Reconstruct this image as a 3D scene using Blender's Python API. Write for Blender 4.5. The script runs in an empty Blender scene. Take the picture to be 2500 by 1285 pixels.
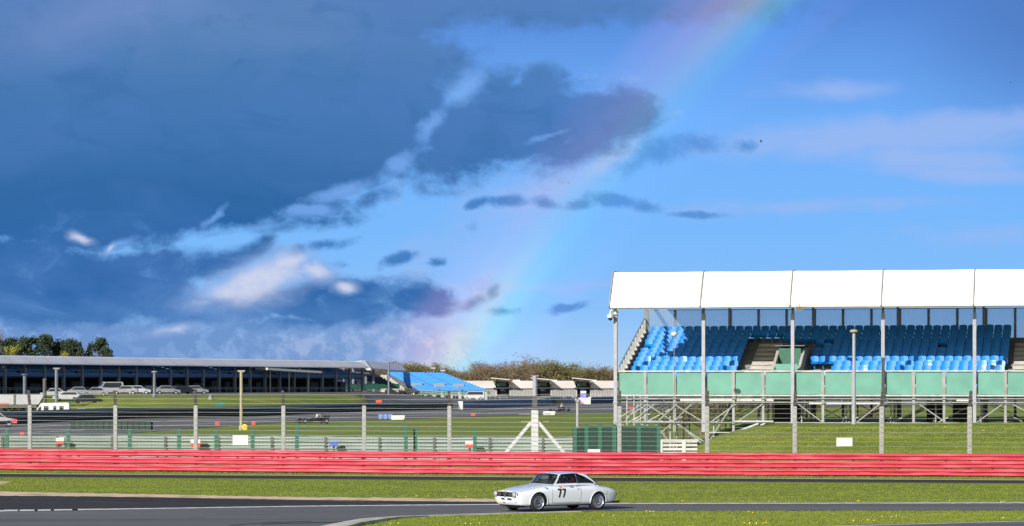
import bpy, bmesh, math, random
from mathutils import Vector, Matrix
from mathutils.bvhtree import BVHTree
R = math.radians
C = bpy.context.scene.collection
SC = bpy.context.scene
F = 6944.0          # focal length in photo pixels (100 mm lens on a 36 mm wide, 2500 px picture)
CX, HY, CH = 1250.0, 940.0, 4.0   # principal column, horizon row, eye height

# ---------------------------------------------------------------- camera
cd = bpy.data.cameras.new('camera'); cam = bpy.data.objects.new('camera', cd); C.objects.link(cam)
cam.location = (0, 0, CH); cam.rotation_euler = (R(90), 0, 0)
cd.sensor_width = 36; cd.lens = F / 2500 * 36; cd.shift_y = (HY - 642.5) / 2500
cd.clip_start = 0.5; cd.clip_end = 9000
SC.camera = cam
SC.view_settings.view_transform = 'Standard'; SC.view_settings.look = 'None'
SC.view_settings.gamma = 1; SC.view_settings.use_curve_mapping = False
EXPO = 0.6
SC.view_settings.exposure = EXPO

# ---------------------------------------------------------------- sun
SUN_EL, SUN_AZ = 24.0, 34.0       # antisolar azimuth is 34 degrees to the right of the view
sv = Vector((-math.sin(R(SUN_AZ)) * math.cos(R(SUN_EL)), -math.cos(R(SUN_AZ)) * math.cos(R(SUN_EL)), math.sin(R(SUN_EL))))
sl = bpy.data.lights.new('sun', 'SUN'); sl.energy = 4.2; sl.angle = R(0.5); sl.color = (1.0, 0.95, 0.86)
so = bpy.data.objects.new('sun', sl); C.objects.link(so)
so.rotation_euler = sv.to_track_quat('Z', 'Y').to_euler()

# ---------------------------------------------------------------- sky
def lin(r, g, b):
    f = lambda c: (c / 12.92) if c <= 0.04045 else ((c + 0.055) / 1.055) ** 2.4
    return (f(r / 255), f(g / 255), f(b / 255))

def make_world():
    w = bpy.data.worlds.new('World'); SC.world = w; w.use_nodes = True
    nt = w.node_tree; nt.nodes.clear(); N = nt.nodes; L = nt.links
    STR = 0.1
    K = 1.0 / (2 ** EXPO) / STR
    def sock(node, i, v):
        if isinstance(v, (int, float)): node.inputs[i].default_value = v
        elif isinstance(v, tuple): node.inputs[i].default_value = v
        else: L.new(v, node.inputs[i])
    def m(op, a, b=0.0, c=0.0, clamp=False):
        n = N.new('ShaderNodeMath'); n.operation = op; n.use_clamp = clamp
        sock(n, 0, a); sock(n, 1, b); sock(n, 2, c); return n.outputs[0]
    def ss(x, a, b, o0=0.0, o1=1.0):
        n = N.new('ShaderNodeMapRange'); n.interpolation_type = 'SMOOTHSTEP'
        sock(n, 0, x); sock(n, 1, a); sock(n, 2, b); sock(n, 3, o0); sock(n, 4, o1); return n.outputs[0]
    def mix(f, a, b, mode='MIX'):
        n = N.new('ShaderNodeMix'); n.data_type = 'RGBA'; n.blend_type = mode
        sock(n, 0, f)
        for i, v in ((6, a), (7, b)):
            if isinstance(v, tuple): n.inputs[i].default_value = (v[0], v[1], v[2], 1)
            else: L.new(v, n.inputs[i])
        return n.outputs[2]
    def noise(vec, scale, detail=6, rough=0.55, dist=0.0, off=0.0):
        n = N.new('ShaderNodeTexNoise'); n.noise_dimensions = '3D'
        mp = N.new('ShaderNodeMapping'); L.new(vec, mp.inputs[0]); mp.inputs[1].default_value = (off, off * 0.7, off)
        L.new(mp.outputs[0], n.inputs['Vector'])
        n.inputs['Scale'].default_value = scale; n.inputs['Detail'].default_value = detail
        n.inputs['Roughness'].default_value = rough; n.inputs['Distortion'].default_value = dist
        return n
    tc = N.new('ShaderNodeTexCoord')
    sp = N.new('ShaderNodeSeparateXYZ'); L.new(tc.outputs['Generated'], sp.inputs[0])
    x, y, z = sp.outputs
    yc = m('MAXIMUM', y, 0.06)
    u = m('ADD', m('MULTIPLY', m('DIVIDE', x, yc), F / 100), 12.5)
    v = m('SUBTRACT', 9.4, m('MULTIPLY', m('DIVIDE', z, yc), F / 100))
    cb = N.new('ShaderNodeCombineXYZ'); L.new(u, cb.inputs[0]); L.new(v, cb.inputs[1])
    P = cb.outputs[0]
    # anisotropic noise space: clouds are stretched along the horizon
    mp = N.new('ShaderNodeMapping'); L.new(P, mp.inputs[0]); mp.inputs[2].default_value = (0, 0, R(12)); mp.inputs[3].default_value = (0.55, 1.0, 1)
    PN = mp.outputs[0]
    wn = noise(PN, 0.55, 5, 0.55)
    wv = N.new('ShaderNodeVectorMath'); wv.operation = 'SUBTRACT'; L.new(wn.outputs['Color'], wv.inputs[0]); wv.inputs[1].default_value = (0.5, 0.5, 0.5)
    ws = N.new('ShaderNodeVectorMath'); ws.operation = 'MULTIPLY'; L.new(wv.outputs[0], ws.inputs[0]); ws.inputs[1].default_value = (1.3, 0.62, 0)
    wa = N.new('ShaderNodeVectorMath'); wa.operation = 'ADD'; L.new(P, wa.inputs[0]); L.new(ws.outputs[0], wa.inputs[1])
    PW = wa.outputs[0]
    fb = noise(PN, 1.3, 7, 0.6, 0.3, 3.1).outputs[0]
    fb2 = noise(PN, 0.45, 4, 0.5, 0.4, 9.7).outputs[0]
    fb3 = noise(P, 2.2, 6, 0.6, 0.2, 21.0).outputs[0]
    last = [None]; px_units = [False]
    def field(blobs):
        acc = None
        for (cx, cy, rx, ry, rot, amp) in blobs:
            q = N.new('ShaderNodeMapping'); q.vector_type = 'TEXTURE'
            src = PW
            if last[0] is not None:      # evaluate the blobs one after another (keeps the shader's stack small)
                ch = N.new('ShaderNodeVectorMath'); ch.operation = 'MULTIPLY_ADD'; L.new(last[0], ch.inputs[0]); ch.inputs[1].default_value = (1e-7, 1e-7, 1e-7); L.new(PW, ch.inputs[2]); src = ch.outputs[0]
            L.new(src, q.inputs[0]); q.inputs[1].default_value = (cx / 100, cy / 100, 0)
            q.inputs[2].default_value = (0, 0, R(rot)); q.inputs[3].default_value = (rx / 100, ry / 100, 1)
            ln = N.new('ShaderNodeVectorMath'); ln.operation = 'LENGTH'; L.new(q.outputs[0], ln.inputs[0])
            d = m('MULTIPLY', m('SUBTRACT', 1.0, ln.outputs[1]), amp * max(min(rx, ry) / 75.0, 0.42) if px_units[0] else amp)
            acc = d if acc is None else m('MAXIMUM', acc, d)
            last[0] = acc
        return acc
    # --- clear air
    cr = N.new('ShaderNodeValToRGB'); L.new(m('DIVIDE', v, 9.4), cr.inputs[0])
    stops = [(0.0, (84, 136, 215)), (0.13, (98, 154, 232)), (0.32, (114, 176, 250)), (0.6, (122, 186, 252)), (0.8, (138, 192, 250)), (0.95, (172, 208, 244))]
    el = cr.color_ramp.elements
    while len(el) < len(stops): el.new(0.5)
    for e, (p, c) in zip(el, stops): e.position = p; a = lin(*c); e.color = (a[0], a[1], a[2], 1)
    col = cr.outputs[0]
    col = mix(m('MULTIPLY', ss(u, 21, 25.5), ss(v, 4.5, 0.0)), col, lin(82, 128, 200))
    # --- pale lavender veils
    pale = field([(2150, 335, 520, 55, -3, 1), (2380, 300, 300, 40, -4, 1), (2350, 420, 300, 26, 3, .8), (1960, 500, 380, 22, -2, .5), (2050, 225, 160, 26, 0, .6), (2250, 385, 300, 40, 2, .9),
                  (1450, 700, 320, 14, -1, .5), (2400, 575, 260, 30, 0, .4), (1330, 470, 200, 60, -30, .6), (1500, 385, 120, 26, -35, .9), (1150, 560, 300, 60, -30, .35)])
    pm_ = ss(m('ADD', pale, m('MULTIPLY', m('SUBTRACT', fb, 0.5), 1.1)), -0.25, 0.75)
    col = mix(m('MULTIPLY', pm_, 0.75), col, lin(158, 186, 240))
    # --- bright lit cloud: white puffs and the pale bank above the horizon
    lit = field([(620, 690, 175, 75, -14, 1), (760, 670, 90, 40, 10, .8), (850, 702, 45, 22, 0, .8), (195, 586, 42, 20, 10, .9), (270, 605, 30, 14, -40, .8),
                 (430, 812, 90, 20, -8, .7), (760, 850, 260, 45, 2, .8), (960, 815, 200, 75, -12, .9), (1060, 850, 150, 80, 0, .8), (1020, 700, 120, 30, 0, .3), (560, 790, 160, 16, 4, .4),
                 (1120, 205, 60, 32, -35, .8), (1040, 300, 70, 24, -38, .8), (960, 400, 60, 22, -30, .7), (820, 475, 75, 26, -20, .75), (760, 515, 70, 26, -12, .8), (520, 530, 60, 16, -35, .6), (300, 590, 60, 20, -20, .6), (1400, 400, 80, 20, -30, .5),
                 (900, 430, 90, 20, -30, .4), (1130, 380, 40, 15, -30, .3), (1180, 720, 70, 40, -20, .5)])
    lm = ss(m('ADD', lit, m('MULTIPLY', m('SUBTRACT', fb, 0.5), 1.5)), -0.15, 0.7)
    lr = mix(ss(v, 6.0, 8.6), lin(122, 172, 240), lin(165, 188, 230))
    lr = mix(ss(fb3, 0.45, 0.65), lr, mix(ss(v, 5.3, 6.8), lin(130, 178, 245), lin(190, 202, 235)))
    col = mix(m('MULTIPLY', lm, 0.9), col, lr)
    # --- dark rain cloud
    px_units[0] = True
    dark = field([(-600, 150, 1000, 480, 0, 1.6), (-500, 690, 500, 115, 0, 1.6), (300, -350, 1500, 330, 0, 1.3), (250, 250, 860, 330, 0, 1.6), (560, 120, 620, 190, 3, 1.2), (640, 330, 400, 165, -12, 1.2), (860, 330, 130, 80, -20, .9), (920, 190, 160, 115, 15, 1), (850, 30, 520, 75, -2, 1.0), (1330, 5, 560, 62, 0, .9), (1700, 10, 330, 48, 0, .6),
                  (1230, 300, 235, 110, -10, 1.5), (1430, 290, 190, 78, 5, 1.4), (1330, 205, 80, 60, 0, 1.2), (1225, 205, 70, 55, 0, 1.1), (1120, 380, 200, 70, -12, .9), (1060, 440, 90, 30, 0, .8), (1420, 350, 160, 60, -25, .9), (1430, 215, 60, 26, 10, .7), (1520, 250, 90, 38, 20, .8),
                  (560, 500, 330, 75, -3, 1.3), (880, 495, 85, 26, -25, .9), (760, 545, 130, 20, -8, .9), (150, 540, 330, 90, 0, 1.3), (60, 620, 200, 60, 0, 1.1), (1000, 350, 60, 60, 0, .4),
                  (100, 700, 420, 105, 2, 1.4), (400, 655, 210, 50, -4, 1.0), (620, 618, 75, 26, -25, 1.6), (420, 755, 330, 50, 3, 1.2), (800, 748, 250, 52, 3, 1.8), (900, 718, 160, 44, 0, 1.6), (1020, 735, 110, 46, 8, 1.8), (760, 785, 250, 24, -4, 1.3), (550, 632, 130, 30, -10, 1.6), (340, 640, 180, 40, -4, 1.6), (30, 560, 180, 60, 0, .9)])
    px_units[0] = False
    wisp = field([(800, 600, 80, 18, -12, .7), (735, 618, 50, 18, -28, .7), (965, 640, 58, 22, -14, 1), (1062, 650, 30, 15, 0, .7), (850, 650, 50, 14, 0, .4),
                  (1230, 495, 85, 20, -4, .9), (1160, 505, 45, 16, -20, .8), (1330, 490, 60, 16, 3, .7), (1420, 492, 55, 16, -8, .7), (1500, 488, 80, 23, 8, .95), (1560, 505, 55, 16, 10, .7), (1700, 524, 95, 11, 0, .8),
                  (1390, 750, 55, 16, -12, .9), (1165, 745, 50, 22, -20, .6), (1215, 715, 34, 20, -50, .7), (1240, 758, 45, 14, 0, .5), (1620, 365, 130, 40, -10, .7), (1710, 345, 75, 34, 0, .6), (1820, 350, 42, 22, 0, .7), (1540, 400, 70, 28, -20, .5), (1150, 560, 20, 10, 0, .1)])
    nz = m('ADD', m('MULTIPLY', m('SUBTRACT', fb, 0.5), 1.15), m('MULTIPLY', m('SUBTRACT', fb3, 0.5), 0.85))
    df = m('ADD', dark, nz)
    dm = ss(df, -0.22, 0.5)
    dr = N.new('ShaderNodeValToRGB'); L.new(m('ADD', m('DIVIDE', v, 9.4), m('MULTIPLY', m('SUBTRACT', fb2, 0.5), 0.32)), dr.inputs[0])
    stops = [(0.0, (98, 136, 190)), (0.12, (80, 126, 180)), (0.3, (64, 116, 176)), (0.46, (42, 100, 160)), (0.6, (38, 98, 164)), (0.75, (40, 100, 168)), (0.86, (72, 124, 186))]
    el = dr.color_ramp.elements
    while len(el) < len(stops): el.new(0.5)
    for e, (p, c) in zip(el, stops): e.position = p; a = lin(*c); e.color = (a[0], a[1], a[2], 1)
    dcol = mix(m('MULTIPLY', ss(u, 8, 15), 0.45), dr.outputs[0], lin(78, 130, 200))
    dcol = mix(m('MULTIPLY', ss(fb2, 0.38, 0.62), 0.34), dcol, lin(96, 136, 204))
    lum = noise(PN, 0.8, 7, 0.6, 1.5, 51.0).outputs[0]
    dcol = mix(m('MULTIPLY', ss(lum, 0.5, 0.72), m('MULTIPLY', ss(v, 4.0, 6.5), 0.55)), dcol, lin(98, 148, 208))
    dcol = mix(m('MULTIPLY', ss(lum, 0.5, 0.3), 0.3), dcol, lin(44, 96, 156))
    thick = field([(220, 40, 380, 110, -18, 1.0)])
    dcol = mix(m('MULTIPLY', ss(m('ADD', thick, m('MULTIPLY', m('SUBTRACT', fb2, 0.5), .6)), -0.2, 1.0), 0.75), dcol, lin(122, 148, 204))
    sw = noise(PN, 0.32, 6, 0.55, 1.2, 33.0).outputs[0]
    dcol = mix(m('MULTIPLY', ss(sw, 0.35, 0.6), 0.25), dcol, lin(60, 112, 172))
    # greyer lower bank above the horizon
    bank = m('MULTIPLY', ss(v, 7.65, 8.1), ss(u, 12.5, 8.5))
    col = mix(m('MULTIPLY', bank, m('ADD', m('MULTIPLY', ss(u, 8, 3), 0.35), m('ADD', 0.5, m('MULTIPLY', ss(fb3, 0.6, 0.4), 0.35)), 0.0, True)), col, lin(112, 150, 206))
    col = mix(m('MULTIPLY', dm, 0.97), col, dcol)
    wm = ss(m('ADD', wisp, m('MULTIPLY', m('SUBTRACT', fb3, 0.5), 1.2)), -0.08, 0.62)
    wcol = mix(ss(u, 10, 16), lin(58, 120, 190), lin(86, 146, 216))
    col = mix(m('MULTIPLY', wm, 0.9), col, wcol)
    puff = field([(630, 690, 175, 78, -14, 1.1), (560, 715, 120, 52, 0, .9), (700, 650, 100, 42, -20, .9), (775, 668, 75, 34, 10, .8), (850, 702, 45, 20, 0, 1), (500, 740, 90, 30, 0, .5), (195, 586, 42, 15, 10, .9), (272, 604, 26, 12, -40, .9), (425, 808, 80, 18, -8, .6)])
    pf = ss(m('ADD', puff, m('MULTIPLY', nz, 0.55)), -0.25, 0.95)
    col = mix(m('MULTIPLY', pf, 0.95), col, mix(ss(pf, .3, 1), lin(150, 180, 228), lin(206, 212, 236)))
    brk = field([(965, 395, 60, 26, -30, 1), (1130, 215, 75, 40, -35, .9), (1045, 300, 80, 26, -40, .9), (830, 465, 85, 24, -18, 1), (760, 515, 75, 22, -10, .9), (525, 532, 55, 14, -35, .8), (640, 560, 120, 12, -5, .5), (1330, 330, 60, 10, -25, .5), (300, 588, 60, 14, -20, .7)])
    bk = ss(m('ADD', brk, m('MULTIPLY', m('SUBTRACT', fb3, 0.5), 1.4)), -0.05, 0.8)
    col = mix(m('MULTIPLY', bk, 0.8), col, lin(120, 172, 240))
    # thin bright rim where the cloud edge thins
    rim = m('MULTIPLY', ss(df, -0.35, -0.05), ss(df, 0.25, 0.0))
    rim = m('MULTIPLY', rim, ss(fb3, 0.5, 0.62))
    col = mix(m('MULTIPLY', m('MULTIPLY', rim, ss(v, 1.2, 2.2)), 0.3), col, lin(150, 190, 245))
    # --- rainbow: 42 degree ring round the antisolar point
    def dirpx(px, py):
        return Vector(((px - CX) / F, 1.0, (HY - py) / F)).normalized()
    A = -sv
    # turn the antisolar point until the bow passes through its two ends in the photograph
    best = None
    for i in range(-60, 61):
        for j in range(-60, 61):
            az = R(34 + i * 0.25); e_ = R(-24 + j * 0.25)
            a = Vector((math.sin(az) * math.cos(e_), math.cos(az) * math.cos(e_), math.sin(e_)))
            s = sum((math.degrees(a.angle(dirpx(*p))) - 41.3) ** 2 for p in ((1840, 0), (1390, 500), (1125, 850)))
            if best is None or s < best[0]: best = (s, a)
    A = best[1]
    print('rainbow centre az/el', math.degrees(math.atan2(A.x, A.y)), math.degrees(math.asin(A.z)), best[0])
    nrm = N.new('ShaderNodeVectorMath'); nrm.operation = 'NORMALIZE'; L.new(tc.outputs['Generated'], nrm.inputs[0])
    dp = N.new('ShaderNodeVectorMath'); dp.operation = 'DOT_PRODUCT'; L.new(nrm.outputs[0], dp.inputs[0]); dp.inputs[1].default_value = A
    th = m('MULTIPLY', m('ARCCOSINE', dp.outputs[1]), 180 / math.pi)
    rr = N.new('ShaderNodeValToRGB'); L.new(m('DIVIDE', m('SUBTRACT', th, 39.75), 3.0), rr.inputs[0])
    rr.color_ramp.interpolation = 'EASE'
    stops = [(0.0, (0, 0, 0)), (0.12, (.05, .04, .10)), (0.28, (.02, .10, .28)), (0.42, (.10, .30, .16)), (0.54, (.36, .30, .02)), (0.68, (.34, .13, .05)), (0.82, (.19, .06, .07)), (1.0, (0, 0, 0))]
    el = rr.color_ramp.elements
    while len(el) < len(stops): el.new(0.5)
    for e, (p, c) in zip(el, stops): e.position = p; e.color = (c[0], c[1], c[2], 1)
    rint = m('ADD', m('ADD', m('MULTIPLY', ss(v, 2.6, -0.3), 0.33), m('MULTIPLY', ss(v, 5.0, 8.3), 0.46)), 0.19)
    bow = mix(1.0, rr.outputs[0], rint, 'MULTIPLY')
    col = mix(0.9, col, bow, 'ADD')
    kk = N.new('ShaderNodeVectorMath'); kk.operation = 'SCALE'; L.new(col, kk.inputs[0]); kk.inputs[3].default_value = K
    painted = kk.outputs[0]
    sky = N.new('ShaderNodeTexSky'); sky.sky_type = 'NISHITA'; sky.sun_disc = False
    sky.sun_elevation = R(SUN_EL); sky.sun_rotation = math.atan2(sv.x, sv.y)
    sky.dust_density = 1.0; sky.air_density = 1.0
    # the modelled weather fills the sky ahead; the open sky overhead and behind is the Sky Texture
    fm = m('MULTIPLY', ss(y, 0.45, 0.8), ss(z, 0.55, 0.25))
    bg = N.new('ShaderNodeBackground'); L.new(sky.outputs[0], bg.inputs[0]); bg.inputs[1].default_value = 0.068
    b2 = N.new('ShaderNodeBackground'); L.new(painted, b2.inputs[0]); b2.inputs[1].default_value = STR
    ms = N.new('ShaderNodeMixShader'); L.new(fm, ms.inputs[0]); L.new(bg.outputs[0], ms.inputs[1]); L.new(b2.outputs[0], ms.inputs[2])
    wo = N.new('ShaderNodeOutputWorld'); L.new(ms.outputs[0], wo.inputs[0])
    w.cycles.sampling_method = 'MANUAL'; w.cycles.sample_map_resolution = 256
make_world()

# ================================================================= helpers
def tag(o, label=None, cat=None, group=None, kind=None):
    if label: o['label'] = label
    if cat: o['category'] = cat
    if group: o['group'] = group
    if kind: o['kind'] = kind
    return o
def thing(name, label, cat, loc=(0, 0, 0), rz=0.0, group=None):
    o = bpy.data.objects.new(name, None); C.objects.link(o)
    o.location = loc; o.rotation_euler = (0, 0, rz); o.empty_display_size = 0.3
    return tag(o, label, cat, group)
def copy_tree(o, parent=None):
    c = o.copy(); C.objects.link(c); c.parent = parent
    for ch in list(o.children): copy_tree(ch, c)
    return c
def gp(px, py):            # ground point (z = 0) seen at that row
    D = CH * F / (py - HY); return ((px - CX) * D / F, D)
def wx(px, D): return (px - CX) * D / F
def wz(py, D): return CH - (py - HY) * D / F
def W(px, py, D): return Vector((wx(px, D), D, wz(py, D)))
def lerp(a, b, t): return a + (b - a) * t
def interp(x, tab):
    if x <= tab[0][0]: return tab[0][1]
    for (a, va), (b, vb) in zip(tab, tab[1:]):
        if x <= b: return lerp(va, vb, (x - a) / (b - a))
    return tab[-1][1]
def smooth(a, b, x):
    t = max(0.0, min(1.0, (x - a) / (b - a))); return t * t * (3 - 2 * t)

class MB:
    def __init__(s): s.v = []; s.f = []; s.mi = []; s.cur = 0
    def add(s, vs, fs):
        o = len(s.v); s.v.extend([tuple(p) for p in vs])
        for f in fs: s.f.append(tuple(i + o for i in f)); s.mi.append(s.cur)
        return s
    def box(s, x0, x1, y0, y1, z0, z1):
        return s.add([(x0, y0, z0), (x1, y0, z0), (x1, y1, z0), (x0, y1, z0), (x0, y0, z1), (x1, y0, z1), (x1, y1, z1), (x0, y1, z1)],
                     [(3, 2, 1, 0), (4, 5, 6, 7), (0, 1, 5, 4), (1, 2, 6, 5), (2, 3, 7, 6), (3, 0, 4, 7)])
    def bar(s, p, q, w, h=None, up=(0, 0, 1)):
        h = h or w; p = Vector(p); q = Vector(q); d = (q - p).normalized(); up = Vector(up)
        a = d.cross(up)
        if a.length < 1e-4: a = d.cross(Vector((1, 0, 0)))
        a.normalize(); b = a.cross(d).normalized()
        a *= w / 2; b *= h / 2
        vs = [p - a - b, p + a - b, p + a + b, p - a + b, q - a - b, q + a - b, q + a + b, q - a + b]
        return s.add(vs, [(3, 2, 1, 0), (4, 5, 6, 7), (0, 1, 5, 4), (1, 2, 6, 5), (2, 3, 7, 6), (3, 0, 4, 7)])
    def tube(s, p, q, r, n=8, r2=None, cap=True):
        r2 = r if r2 is None else r2
        p = Vector(p); q = Vector(q); d = (q - p).normalized()
        a = d.orthogonal().normalized(); b = d.cross(a)
        vs = []
        for c, rr in ((p, r), (q, r2)):
            for i in range(n):
                t = 2 * math.pi * i / n; vs.append(c + (a * math.cos(t) + b * math.sin(t)) * rr)
        fs = [(i, (i + 1) % n, n + (i + 1) % n, n + i) for i in range(n)]
        if cap: fs += [tuple(range(n - 1, -1, -1)), tuple(range(n, 2 * n))]
        return s.add(vs, fs)
    def path(s, pts, r, n=6):
        for a, b in zip(pts, pts[1:]): s.tube(a, b, r, n)
        return s
    def lathe(s, prof, c=(0, 0, 0), axis='z', n=24, squash=(1, 1)):
        vs = []; k = len(prof)
        for i in range(n):
            t = 2 * math.pi * i / n; ca, sa = math.cos(t), math.sin(t)
            for (r, h) in prof:
                if axis == 'z': vs.append((c[0] + r * ca * squash[0], c[1] + r * sa * squash[1], c[2] + h))
                elif axis == 'y': vs.append((c[0] + r * ca, c[1] + h, c[2] + r * sa))
                else: vs.append((c[0] + h, c[1] + r * ca * squash[0], c[2] + r * sa * squash[1]))
        fs = []
        for i in range(n):
            j = (i + 1) % n
            for a in range(k - 1): fs.append((i * k + a, j * k + a, j * k + a + 1, i * k + a + 1))
        return s.add(vs, fs)
    def ball(s, c, rx, ry=None, rz=None, n=12, m=8):
        ry = ry or rx; rz = rz or rx; vs = []; fs = []
        for i in range(m + 1):
            a = math.pi * i / m
            for j in range(n):
                b = 2 * math.pi * j / n
                vs.append((c[0] + rx * math.sin(a) * math.cos(b), c[1] + ry * math.sin(a) * math.sin(b), c[2] + rz * math.cos(a)))
        for i in range(m):
            for j in range(n): fs.append((i * n + j, (i + 1) * n + j, (i + 1) * n + (j + 1) % n, i * n + (j + 1) % n))
        return s.add(vs, fs)
    def prism(s, poly, y0, y1, plane='xz'):
        n = len(poly)
        if plane == 'xz': vs = [(a, y0, b) for a, b in poly] + [(a, y1, b) for a, b in poly]
        elif plane == 'yz': vs = [(y0, a, b) for a, b in poly] + [(y1, a, b) for a, b in poly]
        else: vs = [(a, b, y0) for a, b in poly] + [(a, b, y1) for a, b in poly]
        fs = [tuple(range(n)), tuple(range(2 * n - 1, n - 1, -1))] + [(i, n + i, n + (i + 1) % n, (i + 1) % n) for i in range(n)]
        return s.add(vs, fs)
    def sweep(s, prof, pts, closed=True):      # prof = [(offset towards the right of the path, z)], pts = [(x, y, z0)]
        k = len(prof); vs = []
        for i, p in enumerate(pts):
            a = Vector(pts[max(i - 1, 0)]); b = Vector(pts[min(i + 1, len(pts) - 1)])
            d = (b - a); d.z = 0; d.normalize(); nrm = Vector((d.y, -d.x, 0))
            for (o, h) in prof: vs.append((p[0] + nrm.x * o, p[1] + nrm.y * o, p[2] + h))
        fs = []
        for i in range(len(pts) - 1):
            for a in range(k if closed else k - 1):
                b = (a + 1) % k; fs.append((i * k + a, (i + 1) * k + a, (i + 1) * k + b, i * k + b))
        if closed: fs += [tuple(range(k - 1, -1, -1)), tuple((len(pts) - 1) * k + a for a in range(k))]
        return s.add(vs, fs)
    def build(s, name, mats, parent=None, sm=False, loc=None, fix=True):
        me = bpy.data.meshes.new(name); me.from_pydata(s.v, [], s.f)
        if not isinstance(mats, (list, tuple)): mats = [mats]
        for q in mats: me.materials.append(q)
        if len(mats) > 1: me.polygons.foreach_set('material_index', s.mi)
        if fix:
            bm = bmesh.new(); bm.from_mesh(me); bmesh.ops.recalc_face_normals(bm, faces=bm.faces); bm.to_mesh(me); bm.free()
        if sm:
            me.polygons.foreach_set('use_smooth', [True] * len(me.polygons))
            try: me.set_sharp_from_angle(angle=R(38))
            except Exception: pass
        me.update()
        o = bpy.data.objects.new(name, me); C.objects.link(o); o.parent = parent
        if loc is not None: o.location = loc
        return o

# ================================================================= materials
def pm(name, c1, c2=None, scale=3.0, rough=0.6, metal=0.0, bump=0.0, stretch=(1, 1, 1), lo=0.35, hi=0.65, c3=None, s3=0.3, coat=0.0, spec=0.5, bscale=None, alpha=1.0, trans=0.0):
    m = bpy.data.materials.new(name); m.use_nodes = True
    nt = m.node_tree; N = nt.nodes; L = nt.links; b = N['Principled BSDF']
    b.inputs['Roughness'].default_value = rough; b.inputs['Metallic'].default_value = metal
    b.inputs['Specular IOR Level'].default_value = spec
    if coat: b.inputs['Coat Weight'].default_value = coat; b.inputs['Coat Roughness'].default_value = 0.08
    tc = N.new('ShaderNodeTexCoord'); mp = N.new('ShaderNodeMapping'); mp.inputs[3].default_value = stretch
    L.new(tc.outputs['Object'], mp.inputs[0])
    if c2 is None: c2 = tuple(c * 0.82 for c in c1)
    n = N.new('ShaderNodeTexNoise'); n.inputs['Scale'].default_value = scale; n.inputs['Detail'].default_value = 6; n.inputs['Roughness'].default_value = 0.62
    L.new(mp.outputs[0], n.inputs['Vector'])
    mr = N.new('ShaderNodeMapRange'); mr.inputs[1].default_value = lo; mr.inputs[2].default_value = hi; L.new(n.outputs[0], mr.inputs[0])
    mx = N.new('ShaderNodeMix'); mx.data_type = 'RGBA'; L.new(mr.outputs[0], mx.inputs[0])
    mx.inputs[6].default_value = (*c1, 1); mx.inputs[7].default_value = (*c2, 1); col = mx.outputs[2]
    if c3:
        n3 = N.new('ShaderNodeTexNoise'); n3.inputs['Scale'].default_value = s3; n3.inputs['Detail'].default_value = 4; L.new(mp.outputs[0], n3.inputs['Vector'])
        r3 = N.new('ShaderNodeMapRange'); r3.inputs[1].default_value = 0.48; r3.inputs[2].default_value = 0.68; L.new(n3.outputs[0], r3.inputs[0])
        m3 = N.new('ShaderNodeMix'); m3.data_type = 'RGBA'; L.new(r3.outputs[0], m3.inputs[0]); L.new(col, m3.inputs[6]); m3.inputs[7].default_value = (*c3, 1); col = m3.outputs[2]
    L.new(col, b.inputs['Base Color'])
    if bump:
        nb = N.new('ShaderNodeTexNoise'); nb.inputs['Scale'].default_value = bscale or scale * 4; nb.inputs['Detail'].default_value = 4; L.new(mp.outputs[0], nb.inputs['Vector'])
        bp = N.new('ShaderNodeBump'); bp.inputs['Strength'].default_value = bump; L.new(nb.outputs[0], bp.inputs['Height']); L.new(bp.outputs[0], b.inputs['Normal'])
    if alpha < 1: b.inputs['Alpha'].default_value = alpha
    if trans: b.inputs['Transmission Weight'].default_value = trans
    return m
def glass(name, tint, rough=0.03, gloss=0.18):
    m = bpy.data.materials.new(name); m.use_nodes = True; nt = m.node_tree; N = nt.nodes; L = nt.links; N.clear()
    t = N.new('ShaderNodeBsdfTransparent'); t.inputs[0].default_value = (*tint, 1)
    g = N.new('ShaderNodeBsdfGlossy'); g.inputs['Roughness'].default_value = rough
    fr = N.new('ShaderNodeFresnel'); fr.inputs[0].default_value = 1.5
    a = N.new('ShaderNodeMath'); a.operation = 'ADD'; L.new(fr.outputs[0], a.inputs[0]); a.inputs[1].default_value = gloss * 0.3
    mx = N.new('ShaderNodeMixShader'); L.new(a.outputs[0], mx.inputs[0]); L.new(t.outputs[0], mx.inputs[1]); L.new(g.outputs[0], mx.inputs[2])
    o = N.new('ShaderNodeOutputMaterial'); L.new(mx.outputs[0], o.inputs[0]); return m
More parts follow.
